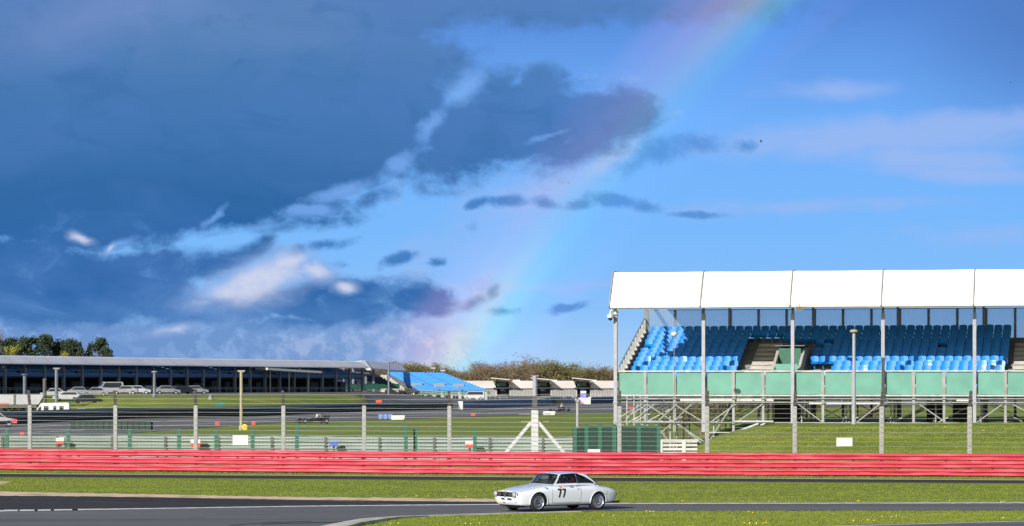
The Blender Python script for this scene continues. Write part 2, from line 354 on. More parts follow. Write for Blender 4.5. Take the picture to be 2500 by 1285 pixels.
def translucent(name, col, tcol, f=0.5, see=0.0, wave=None):
    m = bpy.data.materials.new(name); m.use_nodes = True; nt = m.node_tree; N = nt.nodes; L = nt.links; N.clear()
    d = N.new('ShaderNodeBsdfPrincipled'); d.inputs['Roughness'].default_value = 0.35
    tc = N.new('ShaderNodeTexCoord'); n = N.new('ShaderNodeTexNoise'); n.inputs['Scale'].default_value = 0.9; n.inputs['Detail'].default_value = 5; L.new(tc.outputs['Object'], n.inputs['Vector'])
    mr = N.new('ShaderNodeMix'); mr.data_type = 'RGBA'; L.new(n.outputs[0], mr.inputs[0]); mr.inputs[6].default_value = (*[c * 0.66 for c in col], 1); mr.inputs[7].default_value = (*[min(1, c * 1.25) for c in col], 1)
    L.new(mr.outputs[2], d.inputs['Base Color'])
    t = N.new('ShaderNodeBsdfTranslucent'); t.inputs[0].default_value = (*tcol, 1)
    mx = N.new('ShaderNodeMixShader'); mx.inputs[0].default_value = f; L.new(d.outputs[0], mx.inputs[1]); L.new(t.outputs[0], mx.inputs[2]); out = mx.outputs[0]
    if see:
        tr = N.new('ShaderNodeBsdfTransparent'); tr.inputs[0].default_value = (*tcol, 1)
        m2 = N.new('ShaderNodeMixShader'); m2.inputs[0].default_value = see; L.new(out, m2.inputs[1]); L.new(tr.outputs[0], m2.inputs[2]); out = m2.outputs[0]
    o = N.new('ShaderNodeOutputMaterial'); L.new(out, o.inputs[0]); return m

def grass_mat(name, a, b, brown, stretch=(0.35, 1, 1)):
    m = bpy.data.materials.new(name); m.use_nodes = True
    nt = m.node_tree; N = nt.nodes; L = nt.links; p = N['Principled BSDF']; p.inputs['Roughness'].default_value = 0.85; p.inputs['Specular IOR Level'].default_value = 0.15
    tc = N.new('ShaderNodeTexCoord'); mp = N.new('ShaderNodeMapping'); mp.inputs[3].default_value = stretch; L.new(tc.outputs['Object'], mp.inputs[0])
    def nz(s, d=6, r=0.6):
        n = N.new('ShaderNodeTexNoise'); n.inputs['Scale'].default_value = s; n.inputs['Detail'].default_value = d; n.inputs['Roughness'].default_value = r; L.new(mp.outputs[0], n.inputs['Vector']); return n.outputs[0]
    def mr(x, lo, hi):
        n = N.new('ShaderNodeMapRange'); n.inputs[1].default_value = lo; n.inputs[2].default_value = hi; L.new(x, n.inputs[0]); return n.outputs[0]
    def mx(f, c, d):
        n = N.new('ShaderNodeMix'); n.data_type = 'RGBA'; L.new(f, n.inputs[0])
        for i, q in ((6, c), (7, d)):
            if isinstance(q, tuple): n.inputs[i].default_value = (*q, 1)
            else: L.new(q, n.inputs[i])
        return n.outputs[2]
    mp2 = N.new('ShaderNodeMapping'); mp2.inputs[3].default_value = (0.10, 1.6, 1); L.new(tc.outputs['Object'], mp2.inputs[0]); sn = N.new('ShaderNodeTexNoise'); sn.inputs['Scale'].default_value = 1.6; sn.inputs['Detail'].default_value = 6; L.new(mp2.outputs[0], sn.inputs['Vector'])
    c = mx(mr(nz(1.1), 0.38, 0.62), a, b)
    c = mx(mr(sn.outputs[0], 0.42, 0.68), c, tuple(q * 0.78 for q in a))
    c = mx(mr(nz(0.16, 5), 0.52, 0.72), c, brown)
    c = mx(mr(nz(7, 4, 0.7), 0.42, 0.75), c, tuple(q * 0.78 for q in a))
    c = mx(mr(nz(0.5, 7, 0.7), 0.5, 0.72), c, tuple(q * 1.3 for q in b))
    L.new(c, p.inputs['Base Color'])
    bp = N.new('ShaderNodeBump'); bp.inputs['Strength'].default_value = 0.15; bp.inputs['Distance'].default_value = 0.05; L.new(nz(9, 5, 0.7), bp.inputs['Height']); L.new(bp.outputs[0], p.inputs['Normal'])
    return m
M = {}
M['grass'] = grass_mat('grass', (0.145, 0.195, 0.024), (0.20, 0.235, 0.034), (0.29, 0.25, 0.08))
M['asphalt'] = pm('asphalt', (0.080, 0.078, 0.083), (0.128, 0.124, 0.130), 0.9, 0.85, bump=0.15, stretch=(0.05, 1.3, 1), c3=(0.066, 0.064, 0.07), s3=0.5, bscale=30)
M['asphalt_dark'] = pm('asphalt_dark', (0.026, 0.026, 0.027), (0.044, 0.043, 0.045), 0.9, 0.95, spec=.15, bump=0.15, stretch=(0.12, 1, 1), c3=(0.028, 0.028, 0.032), s3=0.4, bscale=30)
M['asphalt_old'] = pm('asphalt_old', (0.085, 0.083, 0.08), (0.12, 0.115, 0.11), 0.15, 0.9, stretch=(0.4, 1, 1), c3=(0.06, 0.06, 0.06), s3=0.06)
M['sand'] = pm('sand', (0.56, 0.40, 0.27), (0.66, 0.48, 0.33), 4, 0.95, bump=0.3, c3=(0.3, 0.24, 0.12), s3=0.9)
M['line'] = pm('line', (0.72, 0.72, 0.72), (0.5, 0.5, 0.51), 3, 0.7)
M['line_cream'] = pm('line_cream', (0.5, 0.47, 0.38), (0.35, 0.33, 0.26), 2, 0.7)
M['kerb'] = pm('kerb', (0.55, 0.52, 0.44), (0.4, 0.38, 0.32), 2.5, 0.75, bump=0.1, c3=(0.3, 0.28, 0.24), s3=1.5)
M['red'] = pm('red', (0.55, 0.055, 0.095), (0.42, 0.03, 0.058), 1.6, 0.5, stretch=(0.35, 0.35, 4), c3=(0.62, 0.13, 0.17), s3=2.2, bump=0.25, bscale=3)
M['rust'] = pm('rust', (0.05, 0.03, 0.025), (0.09, 0.05, 0.04), 4, 0.8)
M['galv'] = pm('galv', (0.42, 0.44, 0.45), (0.3, 0.32, 0.33), 2.0, 0.5, 0.3)
M['armco'] = pm('armco', (0.33, 0.38, 0.36), (0.25, 0.30, 0.285), 1.0, 0.5, 0.1, stretch=(0.5, 0.5, 2))
M['post'] = pm('post', (0.34, 0.345, 0.34), (0.24, 0.245, 0.24), 2.5, 0.6)
M['dark_post'] = pm('dark_post', (0.07, 0.07, 0.065), (0.1, 0.1, 0.09), 3, 0.7)
M['wire'] = pm('wire', (0.24, 0.25, 0.25), (0.18, 0.19, 0.19), 6, 0.5, 0.4)
M['white'] = pm('white', (0.60, 0.60, 0.59), (0.5, 0.5, 0.49), 1.3, 0.5)
M['whitepole'] = pm('whitepole', (0.31, 0.32, 0.37), (0.25, 0.26, 0.30), 3.0, 0.5)
M['brace'] = pm('brace_white', (0.52, 0.53, 0.55), (0.44, 0.45, 0.47), 3, 0.5)
M['green'] = pm('green', (0.012, 0.085, 0.055), (0.02, 0.12, 0.075), 3, 0.6)
M['greenbox'] = pm('greenbox', (0.009, 0.036, 0.026), (0.006, 0.024, 0.018), 3, 0.5)
M['net'] = translucent('green_net', (0.012, 0.062, 0.046), (0.1, 0.25, 0.19), 0.15, 0.38)
M['tyre'] = pm('tyre', (0.016, 0.016, 0.017), (0.028, 0.027, 0.028), 8, 0.75)
M['black'] = pm('black', (0.012, 0.012, 0.014), (0.02, 0.02, 0.022), 5, 0.5)
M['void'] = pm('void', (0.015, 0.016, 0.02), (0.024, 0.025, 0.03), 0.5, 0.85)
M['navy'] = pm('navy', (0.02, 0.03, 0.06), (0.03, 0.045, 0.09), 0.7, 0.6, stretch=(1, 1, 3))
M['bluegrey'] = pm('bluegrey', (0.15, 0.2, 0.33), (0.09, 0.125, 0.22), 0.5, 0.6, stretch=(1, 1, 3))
M['seat'] = pm('seat', (0.0, 0.20, 0.62), (0.0, 0.155, 0.50), 2.0, 0.45, spec=0.3)
M['seat_far'] = pm('seat_far', (0.0, 0.22, 0.66), (0.0, 0.15, 0.5), 0.6, 0.5, stretch=(1, 1, 4))
M['seat_worn'] = pm('seat_worn', (0.04, 0.24, 0.66), (0.01, 0.18, 0.58), 2.0, 0.35)
M['membrane'] = translucent('roof_membrane', (0.80, 0.775, 0.71), (0.75, 0.74, 0.7), 0.06)
M['membrane_far'] = pm('membrane_far', (0.62, 0.62, 0.68), (0.54, 0.54, 0.61), 0.12, 0.6)
M['panelglass'] = translucent('green_panel', (0.15, 0.39, 0.32), (0.12, 0.4, 0.32), 0.2, 0.05)
M['screen'] = translucent('wind_screen', (0.5, 0.57, 0.63), (0.85, 0.92, 1.0), 0.6, 0.5)
M['concrete'] = pm('concrete', (0.45, 0.43, 0.40), (0.33, 0.32, 0.3), 1.2, 0.85)
M['deck'] = pm('deck', (0.20, 0.20, 0.19), (0.12, 0.12, 0.12), 1.0, 0.8)
M['steel'] = pm('steel', (0.27, 0.285, 0.28), (0.18, 0.19, 0.19), 1.5, 0.45, 0.25)
M['steel_dark'] = pm('steel_dark', (0.16, 0.19, 0.24), (0.11, 0.13, 0.17), 1.5, 0.5, 0.2)
M['tan'] = pm('tan', (0.34, 0.30, 0.21), (0.27, 0.235, 0.16), 2, 0.7)
M['orange'] = pm('orange', (0.85, 0.09, 0.02), None, 5, 0.5)
M['redsign'] = pm('redsign', (0.72, 0.06, 0.05), (0.6, 0.05, 0.04), 5, 0.5)
M['yellow'] = pm('yellow', (0.8, 0.56, 0.03), (0.7, 0.47, 0.02), 5, 0.5)
M['bluesign'] = pm('bluesign', (0.05, 0.15, 0.6), (0.04, 0.1, 0.45), 5, 0.5)
M['purple'] = pm('purple', (0.12, 0.10, 0.75), (0.3, 0.3, 0.85), 1.5, 0.5)
M['paint'] = pm('paint', (0.70, 0.735, 0.84), (0.66, 0.70, 0.80), 1.0, 0.22, coat=0.6)
M['paint_yellow'] = pm('paint_yellow', (0.78, 0.6, 0.02), (0.7, 0.52, 0.02), 3, 0.25, coat=0.6)
M['chrome'] = pm('chrome', (0.6, 0.6, 0.62), (0.5, 0.5, 0.52), 5, 0.2, 0.9)
M['rim'] = pm('rim', (0.42, 0.45, 0.55), (0.33, 0.36, 0.45), 8, 0.3, 0.55)
M['rubber'] = pm('rubber', (0.016, 0.016, 0.017), (0.022, 0.022, 0.024), 20, 0.55)
M['lamp'] = pm('lamp', (0.7, 0.72, 0.74), (0.5, 0.52, 0.55), 20, 0.08, 0.5, coat=1)
M['amber'] = pm('amber', (0.35, 0.07, 0.015), None, 9, 0.2)
M['interior'] = pm('interior', (0.018, 0.02, 0.028), (0.03, 0.032, 0.04), 5, 0.8)
M['greytrim'] = pm('greytrim', (0.28, 0.29, 0.31), (0.2, 0.21, 0.22), 5, 0.6)
M['grille'] = pm('grille_black', (0.004, 0.004, 0.005), None, 3, 0.95, spec=0.05)
M['bluefascia'] = pm('bluefascia', (0.02, 0.09, 0.28), (0.03, 0.14, 0.38), 0.6, 0.6, stretch=(1, 1, 3))
M['carglass'] = glass('car_glass', (0.62, 0.67, 0.74), gloss=0.0)
M['darkglass'] = pm('darkglass', (0.02, 0.025, 0.03), (0.03, 0.035, 0.04), 2, 0.1)
M['helmet_red'] = pm('helmet_red', (0.85, 0.2, 0.22), (0.8, 0.15, 0.18), 5, 0.25, coat=0.5)
M['helmet_white'] = pm('helmet_white', (0.8, 0.8, 0.8), None, 5, 0.25)
M['suit'] = pm('suit', (0.02, 0.03, 0.09), (0.015, 0.02, 0.06), 6, 0.8)
M['glove'] = pm('glove', (0.6, 0.05, 0.08), None, 6, 0.7)
M['skin'] = pm('skin', (0.5, 0.28, 0.2), None, 6, 0.6)
M['bark'] = pm('bark', (0.09, 0.07, 0.05), (0.06, 0.045, 0.035), 3, 0.9)
M['bark_pale'] = pm('bark_pale', (0.16, 0.12, 0.085), (0.1, 0.08, 0.06), 3, 0.9)
M['leaf_dark'] = pm('leaf_dark', (0.018, 0.04, 0.016), (0.04, 0.065, 0.026), 0.5, 0.8)
M['leaf_lime'] = pm('leaf_lime', (0.24, 0.25, 0.012), (0.33, 0.3, 0.02), 0.8, 0.8)
M['twig_brown'] = pm('twig_brown', (0.15, 0.105, 0.06), (0.27, 0.20, 0.115), 0.06, 0.9)
M['twig_under'] = pm('twig_under', (0.10, 0.075, 0.04), (0.16, 0.13, 0.06), 0.12, 0.95)
M['twig_olive'] = pm('twig_olive', (0.11, 0.11, 0.035), (0.18, 0.165, 0.05), 0.3, 0.9)
M['hedge'] = pm('hedge', (0.05, 0.055, 0.025), (0.09, 0.085, 0.045), 1, 0.9)
# ================================================================= the ground
DBAR = [(-400, 262), (0, 284), (300, 335), (600, 356), (900, 427), (1130, 463), (1500, 617), (1900, 720), (2500, 790), (3400, 820)]
G0 = [(-400, 380), (200, 400), (300, 345), (560, 366), (700, 382), (880, 432), (1000, 455), (1130, 475), (1500, 630), (1900, 740), (2500, 800), (3400, 830)]
G1 = [(-400, 470), (250, 462), (400, 425), (560, 424), (700, 438), (880, 480), (1000, 640), (1300, 800), (1500, 900), (3400, 1100)]
MOUND = [(1640, 0), (1690, .12), (1750, .95), (1830, 1.5), (1900, 1.68), (2100, 1.74), (2500, 1.82), (3400, 1.9)]
def g(px, D):
    z = interp(px, [(900, 2.45), (1120, 0.9), (1500, 0.6)]) * smooth(interp(px, G0), interp(px, G1), D)
    z += interp(px, MOUND) * smooth(126.5, 147, D) * (1 - smooth(195, 250, D))
    return z
def gz(x, y): return g(CX + F * x / y, y)
rg = random.Random(5)
def bumpy(px, D):
    q = 0.0
    if 128 < D < 200 and px > 1640: q = 0.06 * math.sin(px * 0.11 + D) * math.cos(D * 1.7 + px * 0.023) * smooth(1640, 1800, px) * smooth(128, 134, D)
    return q
def drape(name, pxs, Ds, mat, eps):        # Ds: function px -> list of depths
    mb = MB(); rows = None
    for px in pxs:
        col = Ds(px); rows = len(col)
        for D in col: mb.v.append((wx(px, D), D, g(px, D) + bumpy(px, D) + eps))
    k = len(pxs)
    for i in range(k - 1):
        for j in range(rows - 1):
            mb.f.append((i * rows + j, (i + 1) * rows + j, (i + 1) * rows + j + 1, i * rows + j + 1)); mb.mi.append(0)
    o = mb.build(name, mat, sm=False, fix=False)
    o.data.polygons.foreach_set('use_smooth', [True] * len(o.data.polygons))
    tag(o, kind='structure'); return o
DD = [12, 40, 70, 90, 110, 120, 126] + [126 + 1.5 * i for i in range(1, 52)] + [210, 220, 235, 250, 265, 280, 300] + [300 + 7 * i for i in range(1, 60)] + [730, 760, 800, 850, 900, 1000, 1200, 1600, 2400, 4200]
drape('ground', list(range(-1200, 3800, 20)), lambda px: DD, M['grass'], 0.0)

def sheet(name, mat, z, top, bot, jag=0.0, seed=1, n=260, x0=-500, x1=3000):   # flat sheet between two picture rows traced on the ground
    r = random.Random(seed); mb = MB(); pts = []
    for i in range(n + 1):
        px = lerp(x0, x1, i / n)
        a = interp(px, top) + (r.random() - .5) * jag; b = interp(px, bot) + (r.random() - .5) * jag
        if b <= a + 0.05: b = a + 0.05
        X, D = gp(px, a); mb.v.append((X, D, z)); X, D = gp(px, b); mb.v.append((X, D, z))
    for i in range(n): mb.f.append((2 * i, 2 * i + 1, 2 * i + 3, 2 * i + 2)); mb.mi.append(0)
    return tag(mb.build(name, mat, fix=False), kind='structure')
# service road in front of the red barrier
svt = [(-500, 1155), (0, 1157.6), (700, 1162), (1300, 1166), (2500, 1173.4), (3000, 1176)]
svb = [(-500, 1162), (0, 1164.3), (700, 1169), (1300, 1173.4), (2500, 1180), (3000, 1182.5)]
sheet('service_road', M['asphalt_dark'], 0.004, svt, svb)
sheet('service_road_line', M['line_cream'], 0.008, [(p, q - 1.5) for p, q in svt], svt)
# run-off, sand edge and track
wl = [(-500, 1259), (0, 1250), (160, 1247.6), (400, 1243.5), (700, 1238.6), (1000, 1235.5), (1300, 1233.3), (1500, 1231.8), (2500, 1230), (3000, 1230)]
run = [(-500, 1206), (0, 1211), (200, 1212.5), (450, 1216), (700, 1220.5), (1000, 1224), (1300, 1227.2), (1500, 1228.8), (1800, 1229.5), (3000, 1229.4)]
sand = [(-500, 1194), (0, 1199.5), (60, 1202), (200, 1204), (450, 1209), (700, 1213.2), (1000, 1216), (1300, 1220), (1420, 1225), (1520, 1228.4), (3000, 1229.6)]
sheet('sand_edge', M['sand'], 0.004, sand, [(p, q + 1) for p, q in run], 1.6, 3)
sheet('runoff_asphalt', M['asphalt_dark'], 0.008, run, [(p, q + .5) for p, q in wl], 0.7, 4)
sheet('sand_patch', M['sand'], 0.004, [(-120, 1172), (-60, 1174), (0, 1174.8), (30, 1176)], [(-120, 1186), (0, 1184.6), (14, 1182), (30, 1176.2)], 0.8, 5, 30, -120, 30)
kt = [(400, 1420), (560, 1350), (690, 1310), (790, 1284), (880, 1267.5), (936, 1263.5), (1048, 1258.9), (1160, 1255.6), (1300, 1252), (1420, 1249), (1500, 1247.4), (2500, 1246.4), (3000, 1246.6)]
sheet('track', M['asphalt'], 0.012, [(p, q + .3) for p, q in wl], [(-500, 1500), (420, 1500)] + [(p, q + 1) for p, q in kt if q < 1300] if False else [(-500, 1600), (300, 1600), (400, 1424), (560, 1354), (690, 1314), (790, 1288), (880, 1270), (936, 1265), (1048, 1260), (1160, 1256.4), (1300, 1252.8), (1420, 1249.6), (1500, 1248), (2500, 1247), (3000, 1247)])
sheet('track_edge_line', M['line'], 0.016, [(p, q - (1.9 if p > 250 else 2.8)) for p, q in wl], wl, 0.4, 8)
# broad worn teeth of the painted line at the left
mb = MB()
for i, (a, b) in enumerate(((10, 48), (44, 92), (84, 132), (124, 190), (176, 250))):
    q = [gp(a, interp(a, wl) - 3.6 + i * .2), gp(b, interp(b, wl) - 3.2 + i * .2), gp(b, interp(b, wl)), gp(a, interp(a, wl))]
    mb.add([(x, y, .018) for x, y in q], [(0, 1, 2, 3)])
tag(mb.build('track_line_teeth', M['line'], fix=False), kind='structure')
# kerb on the inside of the corner: a real raised step
mb = MB(); ks = [(560, 1352, 1400), (690, 1312, 1345), (790, 1284.5, 1312), (840, 1275, 1296), (880, 1268, 1284), (936, 1263.8, 1273.4), (978, 1261.8, 1267), (1048, 1259, 1262.2), (1160, 1255.6, 1257.6), (1300, 1252, 1253.2), (1420, 1249.2, 1250)]
pr = []
for px, a, b in ks:
    kh = 1 - smooth(850, 1150, px)
    (xa, ya), (xb, yb) = gp(px, a), gp(px, b); pr += [(xa, ya, 0.0), (xa, ya, .02), (lerp(xa, xb, .6), lerp(ya, yb, .6), .02 + .07 * kh), (xb, yb, .02 + .08 * kh), (xb, yb, 0.0)]
k = 5; fs = []
for i in range(len(ks) - 1):
    for a in range(k - 1): fs.append((i * k + a, (i + 1) * k + a, (i + 1) * k + a + 1, i * k + a + 1))
mb.add(pr, fs); tag(mb.build('kerb', M['kerb']), kind='structure')
# skid marks and rubber streaks lie on the asphalt
mb = MB(); rs = random.Random(11)
def streak(pts, w, z):
    for (p0, q0), (p1, q1) in zip(pts, pts[1:]):
        a = gp(p0, q0); b = gp(p1, q1); mb.add([(a[0], a[1], z), (b[0], b[1], z), (b[0], b[1] - w, z), (a[0], a[1] - w, z)], [(0, 1, 2, 3)])
streak([(640, 1281), (700, 1279), (800, 1276.5), (900, 1273)], .25, .02); streak([(560, 1284), (650, 1277.5), (760, 1274)], .18, .02)
for i in range(14):
    a = rs.uniform(-100, 1300); q = interp(a, wl) + rs.uniform(2, 26); streak([(a, q), (a + rs.uniform(10, 90), q - rs.uniform(0, 1.2))], rs.uniform(.02, .07), .019 + i * .0004)
tag(mb.build('tyre_marks', M['asphalt_dark'], fix=False), kind='structure')
mb = MB()
for pts, w in (([(790, 1222.5), (880, 1227.5), (960, 1232)], .16), ([(30, 1218.5), (190, 1218)], .12), ([(-60, 1226), (200, 1224.5), (330, 1229)], .1), ([(520, 1236), (700, 1232), (860, 1232.4)], .1)):
    streak(pts, w, .0135)
tag(mb.build('worn_paint_marks', pm('worn_paint', (.2, .2, .2), (.08, .08, .08), 3, .8), fix=False), kind='structure')
sheet('inner_road', M['asphalt'], 0.004, [(1400, 1330), (1780, 1289), (2009, 1284.8), (2206, 1279.8), (2500, 1271.6), (3000, 1262)], [(1400, 1340), (3000, 1340)], .4, 9, 120, 1400, 3000)
sheet('inner_road_line', M['line'], 0.008, [(1400, 1331), (1780, 1290), (2009, 1285.6), (2206, 1280.6), (2500, 1272.6), (3000, 1263)], [(1400, 1332), (1780, 1291), (2009, 1286.8), (2206, 1281.6), (2500, 1273.6), (3000, 1264)], 0, 9, 60, 1400, 3000)

# far circuit loop, draped over the terrain
pxs = list(range(-500, 3400, 25))
TL = [(-500, 200), (0, 205), (250, 222), (500, 264), (700, 302), (900, 319), (1200, 361), (1500, 408), (1700, 463), (1900, 505), (2500, 555), (3400, 570)]
drape('far_track', pxs, lambda px: [lerp(interp(px, TL), interp(px, DBAR) + 1, i / 6) for i in range(7)], M['asphalt_old'], 0.03)
drape('far_track_line', pxs, lambda px: [lerp(interp(px, TL), interp(px, DBAR), t) for t in (.30, .315)], M['line'], 0.04)
drape('far_track_edge_line', pxs, lambda px: [lerp(interp(px, TL), interp(px, DBAR), t) for t in (.66, .68)], M['line'], 0.04)
drape('paddock_asphalt', list(range(-500, 1710, 20)), lambda px: [lerp(interp(px, [(-500, 472), (250, 466), (560, 428), (700, 442), (800, 470), (900, 470), (960, 462), (1100, 475), (1700, 690)]), 930, (i / 26) ** 1.5) for i in range(27)], M['asphalt_old'], 0.05)

# grass: tufts one cannot count
def tufts(name, n, pick, h0, h1, seed, mat, per=4):
    r = random.Random(seed); v = []; f = []
    for i in range(n):
        px, py = pick(r); X, D = gp(px, py)
        for k in range(per):
            a = r.uniform(0, math.pi); h = r.uniform(h0, h1); w = r.uniform(.004, .009); x = X + r.gauss(0, .05); y = D + r.gauss(0, .05)
            ca, sa = math.cos(a) * w, math.sin(a) * w; lx = r.gauss(0, .35) * h; ly = r.gauss(0, .35) * h
            o = len(v); v += [(x - ca, y - sa, 0), (x + ca, y + sa, 0), (x + lx, y + ly, h)]; f.append((o, o + 1, o + 2))
    me = bpy.data.meshes.new(name); me.from_pydata(v, [], f); me.materials.append(mat); me.update()
    o = bpy.data.objects.new(name, me); C.objects.link(o); return o
def rowpick(top, bot, p=1.0):
    def fn(r):
        px = r.uniform(-60, 2560); a = interp(px, top); b = interp(px, bot); return px, lerp(a, b, r.random() ** p)
    return fn
M['blade'] = pm('blade', (0.15, 0.20, 0.024), (0.21, 0.24, 0.036), 1.3, 0.8, stretch=(.4, 1, 1), spec=.15)
tag(tufts('verge_grass', 15000, rowpick([(0, 1168), (1300, 1176), (2500, 1183)], [(p, q - 1.2) for p, q in sand]), .02, .05, 2, M['blade'], 6), kind='stuff')
def fgpick(r):
    while True:
        px = r.uniform(800, 2560); py = r.uniform(1247, 1295)
        lo = max([b for (a_, b_, b) in [(0, 0, 0)]] + [interp(px, [(k_[0], k_[2]) for k_ in ks] + [(1500, 1248), (2560, 1247.4)])])
        hi = interp(px, [(1400, 1330), (1780, 1288), (2009, 1283.8), (2206, 1279), (2560, 1269)])
        if lo < py < hi: return px, py
tag(tufts('infield_grass', 12000, fgpick, .015, .045, 3, M['blade'], 6), kind='stuff')
tag(tufts('barrier_foot_grass', 5000, rowpick([(0, 1148.6), (1300, 1160), (2500, 1166)], [(0, 1156), (1300, 1164.4), (2500, 1171.6)]), .02, .07, 4, M['blade']), kind='stuff')
def mtufts():
    r = random.Random(8); v = []; f = []
    for i in range(14000):
        px = r.uniform(1680, 2560); D = r.uniform(128, 150); z = g(px, D) + bumpy(px, D) - .01; X = wx(px, D)
        for k in range(3):
            a = r.uniform(0, 3.14); h = r.uniform(.05, .12); w = .009; x = X + r.gauss(0, .06); y = D + r.gauss(0, .06); o = len(v)
            v += [(x - w * math.cos(a), y - w * math.sin(a), z), (x + w * math.cos(a), y + w * math.sin(a), z), (x + r.gauss(0, .04), y + r.gauss(0, .04), z + h)]; f.append((o, o + 1, o + 2))
    me = bpy.data.meshes.new('bank_grass'); me.from_pydata(v, [], f); me.materials.append(M['blade']); me.update()
    o = bpy.data.objects.new('bank_grass', me); C.objects.link(o); tag(o, kind='stuff')
mtufts()
# dandelions
mb = MB(); rd = random.Random(21)
for i in range(44):
    if i < 26:
        px, py = fgpick(rd)
        if rd.random() < .65: py = interp(px, [(1400, 1330), (1780, 1286), (2009, 1281), (2206, 1277), (2560, 1267)]) - rd.random() * 5; 
        if not (1248.5 < py < 1284): continue
        X, D = gp(px, py); z = .05
    elif i < 36:
        px = rd.uniform(1000, 2500); py = interp(px, sand) - rd.uniform(.5, 3.5); X, D = gp(px, py); z = .05
    else:
        px = rd.choice((1880, 2020, 2265, 2300, 2430)) + rd.gauss(0, 30); D = rd.uniform(129, 146); X = wx(px, D); z = g(px, D) + .12
    for k in range(rd.randint(1, 3)):
        c = (X + rd.gauss(0, .12), D + rd.gauss(0, .1), z + rd.gauss(0, .01)); mb.ball(c, .024, .024, .018, 6, 4)
tag(mb.build('dandelions', M['yellow']), kind='stuff')

# ================================================================= barriers and fences
def wbeam(h0):       # closed profile of one corrugated rail, facing the track (negative offset is the camera side)
    o = [(0.00, 0.0), (-.105, .048), (-.115, .06), (-.115, .095), (-.008, .148), (-.008, .158), (-.105, .203), (-.115, .215), (-.115, .25), (-.03, .295), (0.00, .31)]
    b = [(x + .012, z) for x, z in reversed(o)]
    return [(-x, z + h0) for x, z in o + b]
def barrier(root, name, path, n, mat, pmat, step, top, thick=.12, h0=.03, gap=.03, side=-1, front=False):
    pts = [(x * 1.0, y, z) for x, y, z in path]
    for i in range(n):
        hh = h0 + i * (.31 + gap)
        prof = [(-side * -abs(o) if False else (abs(o) * 1.0), z) for o, z in wbeam(hh)]
        mb = MB(); rr = random.Random(i * 7 + n); P = []
        for q in pts: P.append((q[0], q[1] + rr.gauss(0, .006), q[2] + rr.gauss(0, .006)))
        mb.sweep([(o, z) for o, z in prof], P); mb.build('rail', mat, root, sm=False)
    if not front:
        for q0, q1 in zip(pts[::3], pts[1::3]):
            d = (Vector(q1) - Vector(q0)).normalized(); c0 = Vector(q0)
            for i in range(n):
                mb = MB(); mb.sweep([(o + .010, z) for o, z in wbeam(h0 + i * (.31 + gap))], [tuple(c0 - d * .17), tuple(c0), tuple(c0 + d * .17)]); mb.build('rail_joint', mat, root)
    L_ = 0; out = []
    for a, b in zip(pts, pts[1:]):
        a = Vector(a); b = Vector(b); d = (b - a).length; t = (step - L_ % step) if L_ else 0.0
        while t <= d:
            out.append(a + (b - a) * (t / d)); t += step
        L_ += d
    for p in out:
        mb = MB(); (mb.box(-.06, .06, -.16, -.10, -.02, top - .02) if front else None); mb.box(-.05, .05, .03, .03 + thick, -.02, top - .03); mb.build('post', pmat, root, loc=(p.x, p.y, p.z))
def dens(tab, n, x0, x1):
    return [(lerp(x0, x1, i / n), interp(lerp(x0, x1, i / n), tab)) for i in range(n + 1)]
RB = [(-600, 138.5), (0, 133.2), (700, 128.8), (1300, 126.0), (2500, 122.9), (3100, 121.6)]
RBs = dens(RB, 60, -600, 3100)
rb = thing('safety_barrier', 'long red three-rail steel crash barrier running the width of the picture behind the white car', 'crash barrier')
barrier(rb, 'rail', [(wx(p, D), D, 0) for p, D in RBs], 3, M['red'], M['rust'], 2.0, 1.0)
GB = [(-500, 149), (0, 147), (300, 146.8), (700, 145), (1000, 143.5), (1250, 142.5), (1452, 140.5)]
gb = thing('steel_barrier', 'pale grey-green four-rail crash barrier standing behind the red barrier, left half', 'crash barrier')
barrier(gb, 'rail', [(wx(p, D), D, 0) for p, D in dens(GB, 40, -500, 1452)], 4, M['armco'], M['dark_post'], 2.85, 1.36, gap=.035, front=True)
# dark capping line of conveyor rubber on top of it
mb = MB(); mb.sweep([(-.05, 1.385), (.06, 1.385), (.06, 1.43), (-.05, 1.43)], [(wx(p, D), D, .02 * math.sin(p * .05)) for p, D in dens(GB, 60, -500, 1452)]); mb.build('top_strip', M['dark_post'], gb)

# catch fence with cranked arms
CF = lambda p: interp(p, RB) + .75
cf = thing('catch_fence', 'tall debris catch fence of grey posts and horizontal wires right behind the red barrier', 'fence')
for i, px in enumerate([-554, -345, -136, 73, 282, 478, 692, 889, 1097, 1512, 1726, 1940, 2152, 2367, 2578, 2790]):
    D = CF(px); x = wx(px, D)
    mb = MB(); w = .085
    mb.box(-w, w, -.09, -.075, 0, 3.05); mb.box(-w, w, .075, .09, 0, 3.05); mb.box(-.012, .012, -.075, .075, 0, 3.05)
    for k in range(11): mb.box(-.035, .035, -.11, -.09, .3 + k * .265, .33 + k * .265)
    p = mb.build('post', M['post'], cf, loc=(x, D, 0))
    mb = MB(); mb.bar((0, .0, 3.0), (0, -.42, 3.72), .13, .09); mb.build('arm', M['dark_post'], p)
wb = MB(); 
for k in range(14):
    z = .9 + k * .205
    y0 = 0 if z < 3.05 else -(z - 3.05) * .6
    pts = []
    for i, px in enumerate([-554, -345, -136, 73, 282, 478, 692, 889, 1097, 1304, 1512, 1726, 1940, 2152, 2367, 2578, 2790]):
        D = CF(px) - .1 + y0; pts.append((wx(px, D), D, z))
        if i < 16: pass
    for a, b in zip(pts, pts[1:]):
        mid = ((a[0] + b[0]) / 2, (a[1] + b[1]) / 2, (a[2] + b[2]) / 2 - .012); wb.tube(a, mid, .0075, 4, cap=False); wb.tube(mid, b, .0075, 4, cap=False)
wb.build('wires', M['wire'], cf)
